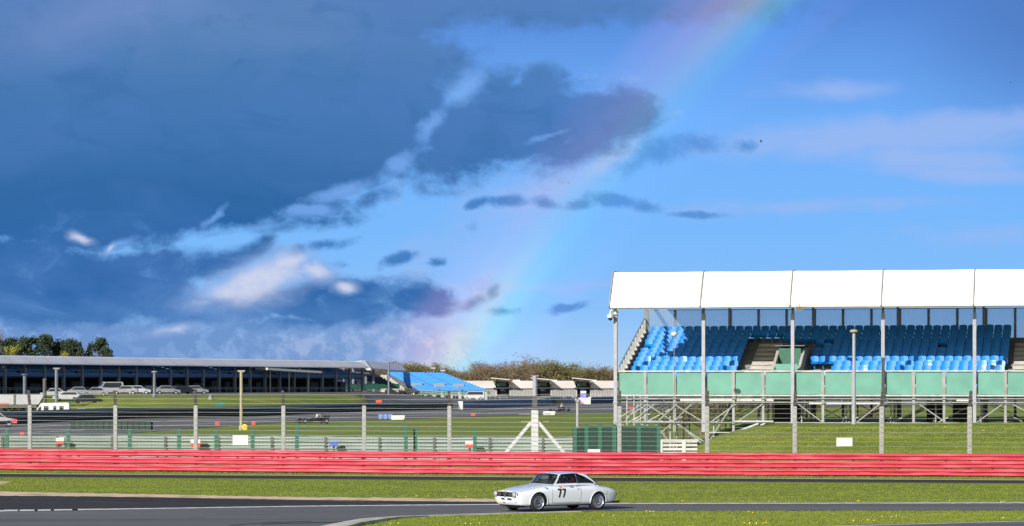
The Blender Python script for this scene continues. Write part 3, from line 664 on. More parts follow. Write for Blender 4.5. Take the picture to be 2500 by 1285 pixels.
# heavy end post with two raking legs
D = 127.3; x = wx(1305.5, D)
ep = thing('gate_post', 'thick white post with black top and two raking white braces behind the red barrier', 'post', (x, D, 0))
mb = MB(); mb.box(-.155, .155, -.12, .12, 0, wz(1002, D)); mb.build('shaft', M['brace'], ep)
mb = MB(); mb.box(-.11, .11, -.09, .09, wz(1002, D), wz(967, D)); mb.build('cap', M['dark_post'], ep)
for sx in (-1, 1):
    mb = MB(); mb.bar((sx * .16, 0, wz(1031, D)), (sx * 1.4, .0, .85), .16, .14); mb.bar((sx * 1.4, 0, .85), (sx * 1.62, 0, 0.02), .16, .14); mb.build('brace', M['brace'], ep)
mb = MB(); mb.box(-.62, .62, .125, .15, wz(1032, D), wz(1029, D)); mb.box(-.72, .72, .125, .15, wz(1012, D), wz(1010.5, D)); mb.build('bracket', M['steel'], ep)

# green mesh fences behind
def netfence(label, x0, x1, D0, D1, top, postx, mat, cat='fence', name='mesh_fence', rail=True, zb=0.0, fine=False):
    t = thing(name, label, cat)
    a = Vector((wx(x0, D0), D0, 0)); b = Vector((wx(x1, D1), D1, 0)); 
    if mat:
        mb = MB(); mb.bar(a + Vector((0, 0, (top + zb) / 2)), b + Vector((0, 0, (top + zb) / 2)), .02, top - zb); mb.build('mesh_panel', mat, t)
    if fine:
        mb = MB()
        for k in range(9): z = .15 + (top - .2) * k / 8; mb.bar(a + Vector((0, 0, z)), b + Vector((0, 0, z)), .012)
        L_ = (b - a).length; n = int(L_ / .18)
        for k in range(n + 1): q = a + (b - a) * (k / n); mb.bar(q + Vector((0, 0, .1)), q + Vector((0, 0, top)), .005)
        mb.build('mesh_panel', M['green'], t)
    for px in postx:
        s = (px - x0) / (x1 - x0); q = a + (b - a) * s; mb = MB(); mb.box(-.09, .09, -.05, .05, 0, top + .08); mb.build('post', M['green'], t, loc=q)
    if rail: mb = MB(); mb.bar(a + Vector((0, 0, top)), b + Vector((0, 0, top)), .05); mb.build('top_rail', M['green'], t)
    return t
netfence('thin green wire mesh fence between two thick green posts, left of the braced white post', 725, 991, 139, 138, wz(1040, 139), (725, 991), None, fine=True)
netfence('faint green wire mesh fence stretching from the left edge to the thick green post', -300, 722, 142, 140.2, wz(1052, 141), (20, 170, 320, 440, 530, 618), None, fine=True, rail=False)
netfence('sparse green fence with two thin posts beside the braced white post', 993, 1285, 138.6, 137.4, wz(1050, 138), (1014, 1160), None, fine=True, rail=False)
netfence('dark green windbreak netting fence left of the grandstand foot', 1428, 1612, 133.2, 132.4, wz(1040, 133), (1432, 1465, 1500, 1560, 1608), M['net'])
netfence('low part of the green netting fence, nearest the braced white post', 1398, 1462, 136.2, 136, wz(1046, 136), (1404,), M['net'], rail=False)
# white slatted barrier end under the stand
D = 139.0
t = thing('slatted_barrier', 'short white slatted barrier on the grass under the left part of the grandstand', 'barrier', (wx(1660, D), D, 0))
for i in range(4): mb = MB(); z = .62 + i * .19; mb.box(-.95, .85, -.02, .02, z, z + .1); mb.build('slat', M['white'], t)
mb = MB(); mb.box(.1, .28, -.05, -.022, .0, 1.3); mb.box(-.95, -.85, -.05, -.022, .0, 1.3); mb.box(-1, .9, -.06, .04, 1.27, 1.33); mb.build('frame', M['white'], t)

# tyre wall along the far track
pts = [(wx(p, interp(p, DBAR)), interp(p, DBAR), 0) for p in list(range(-420, 1125, 25))]
tw = thing('tyre_barrier', 'long black belted tyre barrier with pale lines along the far track, left part', 'barrier')
mb = MB(); mb.sweep([(0.02, .0), (-.5, 0.0), (-.5, 1.05), (0, 1.05)], [(x, y, z) for x, y, z in pts]); mb.build('belt', M['tyre'], tw)
for z in (.30, .62, .98):
    mb = MB(); mb.sweep([(.03, z), (.03, z + .045), (.022, z + .045), (.022, z)], pts); mb.build('strap', M['galv'], tw)
mb = MB(); mb.sweep([(-.62, .4), (-.6, 1.3), (-.56, 1.3), (-.56, .4)], pts); mb.build('rail', M['armco'], tw)
tag(tw)
pts = [(wx(p, interp(p, DBAR)), interp(p, DBAR), 0) for p in list(range(1128, 1412, 12))]
t = thing('padded_barrier', 'blue-grey padded barrier along the far track between the black tyre barrier and white end block', 'barrier')
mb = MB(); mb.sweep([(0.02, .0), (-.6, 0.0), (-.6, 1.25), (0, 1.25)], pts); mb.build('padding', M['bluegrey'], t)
mb = MB(); mb.sweep([(0.03, 1.25), (-.6, 1.25), (-.6, 1.33), (0.03, 1.33)], pts); mb.build('top_edge', M['armco'], t)
for a, b, l in ((1118, 1130, 'white end block where black tyre barrier meets the padded barrier'), (1411, 1442, 'white wedge-shaped end block of the barrier below the purple banner')):
    t = MB(); D = interp(a, DBAR) - .6
    t.prism([(wx(a, D), 1.35), (wx(b, D), 1.35), (wx(b, D), 0.0), (wx(lerp(a, b, .55), D), 0.0)], D, D + .8); tag(t.build('barrier_end', M['white']), l, 'barrier end')
pts = [(wx(p, interp(p, DBAR)), interp(p, DBAR), 0) for p in list(range(1443, 3000, 25))]
t = thing('track_barrier', 'dark navy barrier with white top rail along the far track, seen under the grandstand', 'barrier')
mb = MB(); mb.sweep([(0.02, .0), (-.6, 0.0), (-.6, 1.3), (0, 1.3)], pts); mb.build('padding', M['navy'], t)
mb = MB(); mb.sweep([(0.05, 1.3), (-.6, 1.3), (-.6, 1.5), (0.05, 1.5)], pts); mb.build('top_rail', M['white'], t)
mb = MB()
for i in range(12):
    x0 = wx(181 + i * 15.8, 250)
    for j in range(3): mb.lathe([(.12, 0), (.3, .01), (.3, .24), (.12, .25)], (x0, 250, j * .26), n=12)
    for j in range(3): mb.lathe([(.12, 0), (.3, .01), (.3, .24), (.12, .25)], (x0 + .3, 250.55, j * .26), n=12)
ts = mb
for i in range(12):
    pass
bd = thing('tyre_stack_wall', 'low dark green-black wall of stacked tyres standing on the far track at left', 'tyre wall', (0, 0, 0))
# belt face over the tyres and the tyres behind it
D = 250; mb = MB(); mb.box(wx(181, D), wx(368, D), D - .42, D - .34, .05, wz(1030, D)); 
for i in range(14): xx = lerp(wx(181, D), wx(368, D), i / 13); mb.box(xx - .06, xx + .06, D - .47, D - .43, .02, wz(1029, D))
mb.build('belt', M['greenbox'], bd); ts.build('tyres', M['tyre'], bd)
# ================================================================= main grandstand on the right
PHI = R(-12); BAY = 5.3; NB = 6
st = thing('grandstand', 'large covered grandstand with white canopy, blue seats and green front panels at right', 'grandstand', (wx(1503, 170), 170, 0), PHI)
Mst = Matrix.Translation((wx(1503, 170), 170, 0)) @ Matrix.Rotation(PHI, 4, 'Z')
def sw(x, y, z): return Mst @ Vector((x, y, z))
def sx_of(px, y=0.0):        # local x whose picture column is px at local depth y
    lo, hi = -5.0, 40.0
    for _ in range(40):
        m_ = (lo + hi) / 2; q = sw(m_, y, 0)
        if CX + F * q.x / q.y < px: lo = m_
        else: hi = m_
    return lo
ROOF_Z0, ROOF_Z1 = 8.66, 10.72
for k in range(NB):
    x0 = k * BAY + (0.0 if k else -.12); x1 = (k + 1) * BAY
    mb = MB(); n = 12; prof = []
    for i in range(n + 1):                       # stretched skin: sags a little between the ribs
        s = i / n; x = lerp(x0 + .03, x1 - .03, s); sag = math.sin(math.pi * s)
        prof.append([(x, -1.50, ROOF_Z0 - .10), (x, -1.53, ROOF_Z0 - .03 * sag), (x, -1.05 + .05 * sag, ROOF_Z0 + .75), (x, -.55 + .06 * sag, ROOF_Z0 + 1.45), (x, -.12, ROOF_Z1 - .02 * sag), (x, 3.0, ROOF_Z1 + .05), (x, 7, ROOF_Z1 + .05), (x, 11.9, ROOF_Z1 - .1)])
    kk = len(prof[0]); mb.add([p for c in prof for p in c], [(i * kk + j, (i + 1) * kk + j, (i + 1) * kk + j + 1, i * kk + j + 1) for i in range(n) for j in range(kk - 1)])
    mb.build('roof_panel', M['membrane'], st, sm=True, fix=False)
for k in range(NB + 1):
    x = k * BAY - (.12 if k == 0 else 0); mb = MB()
    P = [(x, -1.58, ROOF_Z0 - .05), (x, -1.10, ROOF_Z0 + .75), (x, -.6, ROOF_Z0 + 1.45), (x, -.15, ROOF_Z1 + .02), (x, 3.0, ROOF_Z1 + .07), (x, 11.9, ROOF_Z1 - .08)]
    for a, b in zip(P, P[1:]): mb.bar(a, b, .06, .09)
    mb.build('roof_rib', M['greytrim'], st)
    mb = MB(); mb.bar((x, .1, ROOF_Z0 + .15), (x, 11.7, ROOF_Z0 + 1.5), .12, .22); mb.bar((x, -1.4, ROOF_Z0 - .05), (x, .1, ROOF_Z0 + .12), .1, .14); mb.bar((x, 11.6, 2), (x, 11.6, ROOF_Z1), .16); mb.build('rafter', M['steel_dark'], st)
mb = MB(); mb.box(-.15, NB * BAY, -1.54, -1.4, ROOF_Z0 - .16, ROOF_Z0 - .1); mb.build('roof_edge_beam', M['dark_post'], st)
mb = MB(); mb.box(-.12, NB * BAY, .0, .1, ROOF_Z0 - .0, ROOF_Z0 + .12); mb.build('eaves_beam', M['steel_dark'], st)
for k in range(NB + 1):
    mb = MB(); x = k * BAY; w = .10; zt = ROOF_Z0 - .45
    mb.box(x - w, x + w, -.12, -.1, 1.2 if k else 0, zt); mb.box(x - w, x + w, .08, .1, 1.2 if k else 0, zt); mb.box(x - .02, x + .02, -.1, .08, 1.2 if k else 0, zt); mb.box(x - w - .03, x + w + .03, -.16, -.12, 2.9, 3.0); mb.box(x - w - .03, x + w + .03, -.16, -.12, 1.72, 1.82)
    c = mb.build('column', M['whitepole'], st)
    mb = MB(); mb.box(x - .07, x + .07, -.09, .07, zt, ROOF_Z0 + .0); mb.build('column_head', M['steel_dark'], c)
GT, GBt = 4.80, 3.39
for k in range(NB * 3):
    xa, xb = k * BAY / 3 + .13, (k + 1) * BAY / 3 - .05
    mb = MB(); mb.box(xa, xb, .14, .165, GBt + .05, GT - .04); mb.build('front_panel', M['panelglass'], st)
for k in range(NB * 3 + 1):
    if k % 3 == 0: continue
    x = k * BAY / 3; mb = MB(); mb.box(x - .09, x + .09, .05, .13, GBt - .02, GT - .02); mb.build('panel_post', M['steel'], st)
    mb = MB(); mb.box(x - .075, x + .075, .1, .2, 1.2, GBt - .06); mb.build('leg', M['steel'], st)
mb = MB(); mb.box(.05, NB * BAY, .0, .2, GT - .02, GT + .05); mb.build('top_rail', M['galv'], st)
mb = MB(); mb.box(.05, NB * BAY, .0, .2, GBt - .06, GBt + .03); mb.build('bottom_rail', M['galv'], st)
# under-structure: ledgers, diagonals and rows of props
def su(px, py, y=0.0):
    x = sx_of(px, y); q = sw(x, y, 0); return (x, y, wz(py, q.y))
mb = MB()
for z in (2.97, 1.77): mb.tube((.0, -.14, z), (NB * BAY, -.14, z), .035, 6)
mb.tube((0, -.02, 3.2), (NB * BAY, -.02, 3.2), .03, 6)
mb.build('ledgers', M['galv'], st)
br = [((1512, 1020), (1572, 984)), ((1528, 1020), (1580, 988)), ((1575, 984), (1718, 1078)), ((1640, 984), (1722, 1033)), ((1578, 1032), (1620, 1100)), ((1655, 1034), (1712, 1082)),
      ((1733, 1075), (1790, 985)), ((1795, 1034), (1866, 984)), ((1945, 984), (2008, 1031)), ((2092, 1031), (2152, 984)), ((2240, 984), (2308, 1031)), ((2385, 1031), (2452, 984)), ((2465, 984), (2560, 1031))]
br += [((1512, 1060), (1575, 1034)), ((1540, 1034), (1600, 985)), ((1600, 1034), (1655, 985)), ((1575, 1090), (1640, 1034)), ((1650, 1100), (1600, 1034)), ((1690, 985), (1640, 1034)), ((1800, 984), (1735, 1031)), ((1560, 985), (1515, 1045))]
for a, b in br:
    mb = MB(); mb.bar(su(*a, .05), su(*b, .05), .10, .06); mb.build('brace', M['steel'], st)
for yy, m_, z0 in ((2.6, 'galv', 0), (5.2, 'galv', 0), (7.8, 'steel', 0), (10.4, 'steel_dark', 0)):
    for k in range(0, NB * 2 + 1):
        x = k * BAY / 2 + .25; mb = MB(); zt = 3.6 + (yy - 1) * .33
        mb.tube((x, yy, -.3), (x, yy, zt), .05, 6); mb.build('prop', M[m_], st)
mb = MB(); rn = random.Random(4)
for yy in (2.6, 5.2, 7.8, 10.4):
    for k in range(0, NB * 2, 1):
        x = k * BAY / 2 + .25
        if rn.random() < .8:
            a, b = (1.7, 3.1) if rn.random() < .5 else (3.1, 1.7); mb.tube((x, yy, a), (x + BAY / 2, yy, b), .03, 5)
    mb.tube((0, yy, 3.1), (NB * BAY, yy, 3.1), .03, 5); mb.tube((0, yy, 1.7), (NB * BAY, yy, 1.7), .03, 5)
for k in range(0, NB * 2 + 1):
    x = k * BAY / 2 + .25; mb.tube((x, .1, 3.1), (x, 10.4, 3.1), .03, 5); mb.tube((x, .1, 1.8), (x, 10.4, 3.6), .025, 5); mb.tube((x, 5.2, 1.7), (x, 10.4, 5.6), .03, 5)
mb.build('scaffold_frame', M['galv'], st)
# stair stringer down the bank
mb = MB(); mb.bar(su(1728, 1081, -.5), su(1852, 1034, -.5), .07, .1); mb.bar(su(1690, 1104, -.6), su(1738, 1080, -.6), .07, .12); mb.bar(su(1725, 1056, -.3), su(1812, 1056, -.3), .05); mb.bar(su(1790, 1029, -.3), su(1888, 1029, -.3), .07, .09); mb.bar(su(1812, 1055, -.3), su(1868, 1034, -.3), .05, .07)
mb.build('handrail', M['galv'], st)
mb = MB(); mb.box(sx_of(1660, .3), sx_of(1888, .3), .35, .45, wz(983, 168), wz(972, 168)); mb.build('notice_board', M['white'], st)
mb = MB(); mb.box(sx_of(1975, .3), sx_of(2150, .3), .35, .45, wz(987, 167), wz(980, 167)); mb.build('notice_board', M['white'], st)
mb = MB(); mb.box(sx_of(2335, .3), sx_of(2366, .3), .35, .5, wz(984, 167), wz(975, 167)); mb.box(sx_of(2090, .3), sx_of(2366, .3), .38, .42, wz(976, 167), wz(974, 167)); mb.build('notice_board', M['white'], st)

# decks, seats, stairs and vomitory
NR = 11; RD = .85; RH = .28; Y0 = 1.0; Z0 = 4.1
VX0, VX1 = sx_of(1892, 2), sx_of(1955, 2)
AX0 = sx_of(1818, 2)
RX = sx_of(2030, 2)
BX0, BX1 = sx_of(2463, 2), sx_of(2463, 2) + 1.9
for i in range(NR):
    y = Y0 + i * RD; z = Z0 + i * RH
    segs = [(.35, VX0 - .05), (VX1 + .05, NB * BAY - .1)] if i < 6 else [(.35, NB * BAY - .1)]
    for a, b in segs:
        mb = MB(); mb.box(a, b, y, y + RD, z - .05, z); mb.box(a, b, y + RD - .03, y + RD, z, z + RH - .05) if i < NR - 1 else None
        mb.build('deck_step', M['deck'], st)
for a, b in ((AX0 + .1, VX0 - .25), (BX0 + .15, BX1 - .1)):      # aisle steps: paler half treads
    for i in range(NR - 2):
        for h in (0, 1):
            mb = MB(); y = Y0 + i * RD + h * RD / 2; z = Z0 + i * RH + h * RH / 2
            mb.box(a, b, y, y + .32, z + .01, z + .06); mb.box(a, b, y, y + .03, z - .1, z + .008)
            mb.build('stair_tread', M['concrete'], st)
mb = MB(); mb.box(VX1 + .12, RX - .1, .8, .9, Z0 - .1, Z0 + .75); mb.box(VX1 + .12, RX - .1, .9, 3.2, Z0 + .35, Z0 + .42); mb.build('platform', M['white'], st)
mb = MB(); mb.box(AX0 + .15, VX0 - .2, .75, .85, Z0 - .1, Z0 + .75); mb.box(AX0 + .15, VX0 - .2, .85, 1.9, Z0 + .5, Z0 + .56); mb.build('platform', M['white'], st)
# vomitory: pale side walls, dark green mouth
vt = Z0 + 6 * RH + .55
for x in (VX0, VX1):
    mb = MB(); mb.prism([(.6, GBt), (6.2, GBt), (6.2, vt), (3.9, vt - .1), (.6, Z0 + .75)], x - .08, x + .08, 'yz'); mb.build('vomitory_wall', M['concrete'], st)
mb = MB(); mb.box(VX0 + .09, VX1 - .09, 5.9, 6.0, GBt, vt); mb.build('vomitory_back', M['greenbox'], st)
mb = MB(); mb.box(VX0 + .1, VX1 - .1, 3.0, 3.05, Z0 + .95, Z0 + 2.1); mb.build('vomitory_panel', M['green'], st)
mb = MB(); mb.box(VX0 + .1, VX1 - .1, 1.2, 1.25, Z0 + .55, Z0 + 1.15); mb.build('vomitory_panel', M['panelglass'], st)
mb = MB(); mb.box(VX0 - .12, VX1 + .12, 2.9, 6.2, vt, vt + .06); mb.build('vomitory_roof', M['steel_dark'], st)
mb = MB()
for z in (Z0 + .5, Z0 + .75): mb.box(VX0, VX1, .7, .75, z, z + .05)
for i in range(9): mb.box(lerp(VX0, VX1, i / 8) - .01, lerp(VX0, VX1, i / 8) + .01, .7, .74, GBt, Z0 + .75)
mb.build('vomitory_gate', M['steel_dark'], st)
# boxes of stores underneath
for a, b, y, z0, z1, l in ((1890, 1953, 4, .9, 3.9, 'tall black clad box under the grandstand entrance, beside the third column'), (2262, 2300, 4.5, 1.5, 2.95, 'black clad box under the right part of the grandstand, left one of two'), (2326, 2374, 4.5, 1.5, 2.95, 'black clad box under the right part of the grandstand, right one of two')):
    q0 = sw(sx_of(a, y), y, 0); q1 = sw(sx_of(b, y), y, 0)
    t = thing('store_box', l, 'box', (q0.x, q0.y, 0), PHI); L_ = (q1 - q0).length
    mb = MB(); mb.box(0, L_, 0, 1.8, z0, z1)
    for i in range(8): mb.box(L_ * i / 8 + .03, L_ * i / 8 + .07, -.03, 0, z0 + .02, z1 - .02)
    mb.build('cladding', M['void'], t); mb = MB(); mb.box(-.05, L_ + .05, -.06, 1.85, z1, z1 + .08); mb.build('lid', M['bluegrey'] if a > 2000 else M['void'], t)
# end wall of the seating with stepped top and its handrail
mb = MB(); 
for i in range(NR):
    y = Y0 + i * RD; z = Z0 + i * RH; mb.box(.12, .30, y - .1, y + RD - .1, z - .5, z + .62)
mb.build('side_wall', M['concrete'], st)
mb = MB(); mb.bar((.05, Y0 - .1, Z0 + 1.0), (.05, Y0 + NR * RD, Z0 + NR * RH + 1.05), .05)
for i in range(NR + 1): mb.box(-.02, .1, Y0 + i * RD - .03, Y0 + i * RD + .03, Z0 + i * RH - .6, Z0 + i * RH + 1.0); mb.box(-.22, .02, Y0 + i * RD - .03, Y0 + i * RD + .03, Z0 + i * RH + .35, Z0 + i * RH + .39)
mb.build('side_rail', M['steel'], st)
# rear wind screen
yb = Y0 + NR * RD + .15; zb = Z0 + NR * RH - .1; ztp = 8.72
for k in range(NB * 3):
    xa, xb = .2 + k * BAY / 3, .2 + (k + 1) * BAY / 3 - .02; mb = MB(); n = 28; vs = []
    for i in range(n + 1):
        x = lerp(xa, xb, i / n); yy = yb + (.025 if i % 2 else -.025); vs += [(x, yy, zb - .3), (x, yy, ztp)]
    mb.add(vs, [(2 * i, 2 * i + 2, 2 * i + 3, 2 * i + 1) for i in range(n)]); mb.build('screen_panel', M['screen'], st, fix=False)
for k in range(NB * 3 + 1):
    x = .2 + k * BAY / 3; mb = MB(); mb.box(x - .08, x + .08, yb + .06, yb + .2, 2.0, ztp + .02); mb.build('screen_post', M['steel_dark'], st)
mb = MB(); mb.box(.1, NB * BAY + .2, yb + .02, yb + .07, ztp, ztp + .05); mb.build('screen_rail', M['steel_dark'], st)
# one seat
def seat_geo(mb, x, y, z, tilt=0.0):
    n = 5; w = .252; vs = []
    prof = [(.02, .36), (.00, .40), (.16, .42), (.34, .44), (.40, .47), (.43, .58), (.45, .72), (.465, .80), (.46, .81)]
    for (dy, dz) in prof:
        for i in range(n):
            s = -1 + 2 * i / (n - 1); taper = 1.0 if dz < .7 else (1 - (dz - .7) * 1.2)
            dip = -.03 * (1 - s * s) if dz < .46 else 0; back = .035 * (1 - s * s) if dz > .46 else 0
            top = -.035 * s * s if dz > .75 else 0
            vs.append((x + s * w * taper, y + dy + back, z + dz + dip + top))
    k = len(prof); fs = [(j * n + i, j * n + i + 1, (j + 1) * n + i + 1, (j + 1) * n + i) for j in range(k - 1) for i in range(n - 1)]
    vb = [(a, b + (.03 if c > z + .46 else 0.0), c - (.03 if c <= z + .46 else 0)) for a, b, c in vs]; o = len(vs)
    fb = [(o + f[3], o + f[2], o + f[1], o + f[0]) for f in fs]
    rimf = []
    for j in range(k - 1): rimf += [(j * n, (j + 1) * n, o + (j + 1) * n, o + j * n), (j * n + n - 1, o + j * n + n - 1, o + (j + 1) * n + n - 1, (j + 1) * n + n - 1)]
    for i in range(n - 1): rimf += [((k - 1) * n + i, (k - 1) * n + i + 1, o + (k - 1) * n + i + 1, o + (k - 1) * n + i), (i, o + i, o + i + 1, i + 1)]
    mb.add(vs + vb, fs + fb + rimf)
    mb.box(x - .04, x + .04, y + .3, y + .42, z + .0, z + .40)
one = MB(); seat_geo(one, 0, 0, 0); seat0 = one.build('seat', M['seat'], st, sm=False)
me_seat = seat0.data; bpy.data.objects.remove(seat0, do_unlink=True)
cnt = 0; rest = MB(); rw = random.Random(12); PITCH = .535
missing = {(4, 30), (3, 33), (2, 30)}
me_worn = me_seat.copy(); me_worn.materials[0] = M['seat_worn']
for i in range(NR):
    y = Y0 + i * RD; z = Z0 + i * RH
    spans = [(.55, VX0 - .2 if i >= 9 else AX0 - .05)] + ([(VX0 - .2, VX1 + .4)] if i >= 8 else [])
    spans += [(VX1 + .35 if i >= 3 else RX, BX0), (BX1 + .1, NB * BAY - .3)]
    for a, b in spans:
        n = int((b - a) / PITCH)
        for k in range(n):
            if rw.random() < .012: continue
            x = a + PITCH * (k + .5)
            if i < 4 and cnt < 100 and x < 24.5:
                s = bpy.data.objects.new('seat', me_worn if (rw.random() < .12 or (x > 21.2 and x < 24)) else me_seat); C.objects.link(s); s.parent = st; s.location = (x, y + rw.gauss(0, .01), z + rw.gauss(0, .008)); s.rotation_euler = (rw.gauss(0, .03), 0, rw.gauss(0, .015)); cnt += 1
            else: seat_geo(rest, x, y + rw.gauss(0, .01), z + rw.gauss(0, .008))
tag(rest.build('seats', M['seat'], st), kind='stuff')

# things fixed to or standing in front of the stand
q = sw(-.1, -.45, 0)
t = thing('security_camera', 'white dome security camera on a bracket at the top left corner column of the grandstand', 'camera', (wx(1490, q.y), q.y, wz(776, q.y)))
mb = MB(); mb.lathe([(0.0, .22), (.1, .22), (.19, .15), (.2, 0), (.17, -.02), (0, -.02)], n=18); mb.build('housing', M['white'], t, sm=True)
mb = MB(); mb.ball((0, 0, -.04), .13, .13, .14, 14, 8); mb.build('dome', M['darkglass'], t, sm=True)
mb = MB(); mb.path([(0, 0, .2), (.0, 0, .38), (.1, 0, .46), (.33, .2, .46)], .045, 8); mb.box(.2, .48, .15, .35, .2, .5); mb.build('bracket', M['white'], t)
q = sw(sx_of(1952, -2.2), -2.2, 0)
t = thing('loudspeaker', 'tan box loudspeaker hanging under the canopy edge above the third column', 'loudspeaker', (q.x, q.y, wz(753, q.y)), PHI)
mb = MB(); mb.prism([(-.22, -.13), (.22, -.13), (.26, .1), (-.26, .1)], -.14, .2); mb.build('cabinet', M['tan'], t); mb = MB(); mb.box(-.2, .2, -.16, -.142, -.1, .08); mb.build('grille', M['dark_post'], t)
mb = MB(); mb.box(-.02, .02, 0, .04, .1, .28); mb.build('hanger', M['steel_dark'], t)
def pole_lamp(label, px, top, D, base=None, r=.06, head='disc', m='tan', hw=.3, cat='lamp post', name='lamp_post'):
    zb = g(px, D) if base is None else base; h = wz(top, D) - zb
    t = thing(name, label, cat, (wx(px, D), D, zb)); LAMPS[px] = t
    mb = MB(); mb.tube((0, 0, 0), (0, 0, h - .1), r * 1.15, 10, r); mb.tube((0, 0, 0), (0, 0, .4), r * 1.6, 10, r * 1.5); mb.build('pole', M[m], t)
    mb = MB()
    if head == 'disc': mb.lathe([(0, -.12), (hw * .5, -.12), (hw, -.04), (hw, .03), (hw * .7, .09), (0, .11)], (0, 0, h), n=20); mb.build('lamp_head', M[m], t, sm=True)
    elif head == 'globe': mb.ball((0, 0, h), hw, hw, hw * .8, 14, 9); mb.build('lamp_head', M['white'], t, sm=True)
    else: mb.prism([(-hw, h + .06), (hw, h + .06), (hw * .7, h - .1), (-hw * .7, h - .1)], -.12, .12); mb.build('lamp_head', M[m], t)
    return t
LAMPS = {}
def head_of(px, m):
    for o in LAMPS[px].children:
        if o.name.startswith('lamp_head'): o.data.materials[0] = M[m]
pole_lamp('slim pale pole with tan disc head before the dark seats of the grandstand', 2085, 809, 163.5, r=.09, m='whitepole', hw=.24); head_of(2085, 'tan')
pole_lamp('thin pole with pale rounded head before the sunlit left seats of the grandstand', 1646, 816, 162.5, r=.02, head='globe', m='steel', hw=.18)
pole_lamp('tall tan lamp post with flat tan head above the white board at left', 589, 906, 252, r=.13, head='flat', hw=.36)
pole_lamp('tall grey lamp post with white disc head in front of the long covered stand', 377, 908, 415, r=.2, m='steel_dark', hw=.45); head_of(377, 'galv')
pole_lamp('dark lamp post with pale disc head before the long stand, above the white trailer', 60, 915, 418, r=.22, m='steel_dark', hw=.5)
pole_lamp('grey lamp post with pale disc head before the stand, left of the tan lamp post', 515, 966, 405, r=.24, m='steel', hw=.4)
pole_lamp('short brown post with pale cap before the long stand, right of the white trailer', 109, 926, 420, r=.26, m='dark_post', hw=.3, head='flat')
pole_lamp('short pale round post on the grass between the braced white post and the grandstand', 1410, 978, 141, r=.07, m='post', hw=.08, head='flat', cat='post', name='marker_post')
pole_lamp('grey steel pole rising beside the braced white post, in front of the pit building', 1306, 918, 640, r=.5, m='whitepole', hw=1.0, head='flat')
for k, (px, l) in enumerate(((138, 'bluish column-like lighting pole in front of the long stand, second from the left'), (949, 'slim grey pole at the right end of the long covered stand'))):
    D = 430 if k == 0 else 560
    t = thing('pole', l, 'pole', (wx(px, D), D, g(px, D))); mb = MB(); mb.tube((0, 0, 0), (0, 0, 5.2 if k == 0 else 6.5), .26 if k == 0 else .18, 8); mb.build('shaft', M['steel_dark'], t); mb = MB(); mb.box(-.5, .5, -.1, .1, 5.2 if k == 0 else 6.5, 5.4 if k == 0 else 6.7); mb.build('crossarm', M['steel'], t)

# ================================================================= far stands
A = Vector((wx(-250, 455), 455, 0)); B = Vector((wx(885, 600), 600, 0)); dv = B - A; LL = dv.length; ang = math.atan2(dv.y, dv.x)
fs_ = thing('covered_stand', 'long low covered grandstand with pale lavender roof along the left of the picture', 'grandstand', (A.x, A.y, 0), ang)
def fz(t): return 2.35
nb = 27; bl = LL / nb
for k in range(nb):
    x0, x1 = k * bl + .05, (k + 1) * bl - .05
    mb = MB(); e = min(1, (nb - k) / 2.0)
    P = [(-1.5, 7.62), (-1.2, 7.9), (0.2, 8.85), (3.0, 9.05), (9, 8.9)]
    top = [(x, y, z) for x in (x0, x1) for y, z in P]; n = len(P)
    lowr = [(x, y + .02, z - .09) for x, y, z in top]
    mb.add(top, [(j, n + j, n + j + 1, j + 1) for j in range(n - 1)]); mb.add(lowr, [(j + 1, n + j + 1, n + j, j) for j in range(n - 1)])
    mb.box(x0, x1, -1.52, -1.44, 7.5, 7.62)
    mb.build('roof_panel', M['membrane_far'], fs_, fix=False)
for k in range(nb + 1):
    mb = MB(); x = k * bl; mb.box(x - .3, x + .3, -.2, .25, 2.0, 6.9); mb.box(x - .12, x + .12, -.1, .15, 6.9, 7.75); mb.prism([(x - .3, 6.0), (x + .3, 6.0), (x + .3, 5.0)], -.1, .1) if k % 2 else None
    mb.build('column', M['steel_dark'], fs_)
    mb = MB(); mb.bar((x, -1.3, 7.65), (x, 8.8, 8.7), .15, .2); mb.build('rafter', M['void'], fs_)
for k in range(0, nb, 3):
    for i in range(6):
        mb = MB(); y = .6 + i * 1.0; z = 5.75 + i * .26; x0, x1 = k * bl + .2, min(nb, k + 3) * bl - .5
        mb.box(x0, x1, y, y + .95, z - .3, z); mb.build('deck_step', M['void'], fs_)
        mb = MB(); rr = random.Random(k * 9 + i); x = x0
        while x < x1 - .5:
            mb.box(x, x + .42, y + .45, y + .52, z + .35, z + .75); mb.box(x, x + .42, y + .1, y + .5, z + .32, z + .38)
            x += .52
        mb.build('seat_row', M['seat_far'], fs_)
mb = MB(); mb.box(0, LL, -.05, .05, 5.45, 6.0); mb.build('front_fascia', M['bluefascia'], fs_)
mb = MB(); mb.box(0, LL, -.12, -.06, 5.98, 6.05); mb.box(0, LL, -.12, -.06, 6.55, 6.6); mb.build('handrail', M['steel'], fs_)
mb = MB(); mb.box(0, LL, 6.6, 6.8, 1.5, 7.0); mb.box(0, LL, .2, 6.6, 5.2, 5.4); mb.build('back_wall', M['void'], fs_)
rr = random.Random(3)
for k in range(nb):
    x = (k + rr.random() * .4) * bl; mb = MB(); mb.box(x, x + rr.uniform(1.6, 3.6), 3, 5, 2.2, rr.uniform(3.4, 4.8)); mb.build('shop_unit', M['navy'], fs_)
mb = MB(); mb.box(0, LL, -.8, -.75, 3.2, 3.28); mb.box(0, LL, -.8, -.75, 3.5, 3.56)
for k in range(80): mb.box(LL * k / 80, LL * k / 80 + .06, -.8, -.75, 2.3, 3.5)
mb.build('front_railing', M['steel'], fs_)

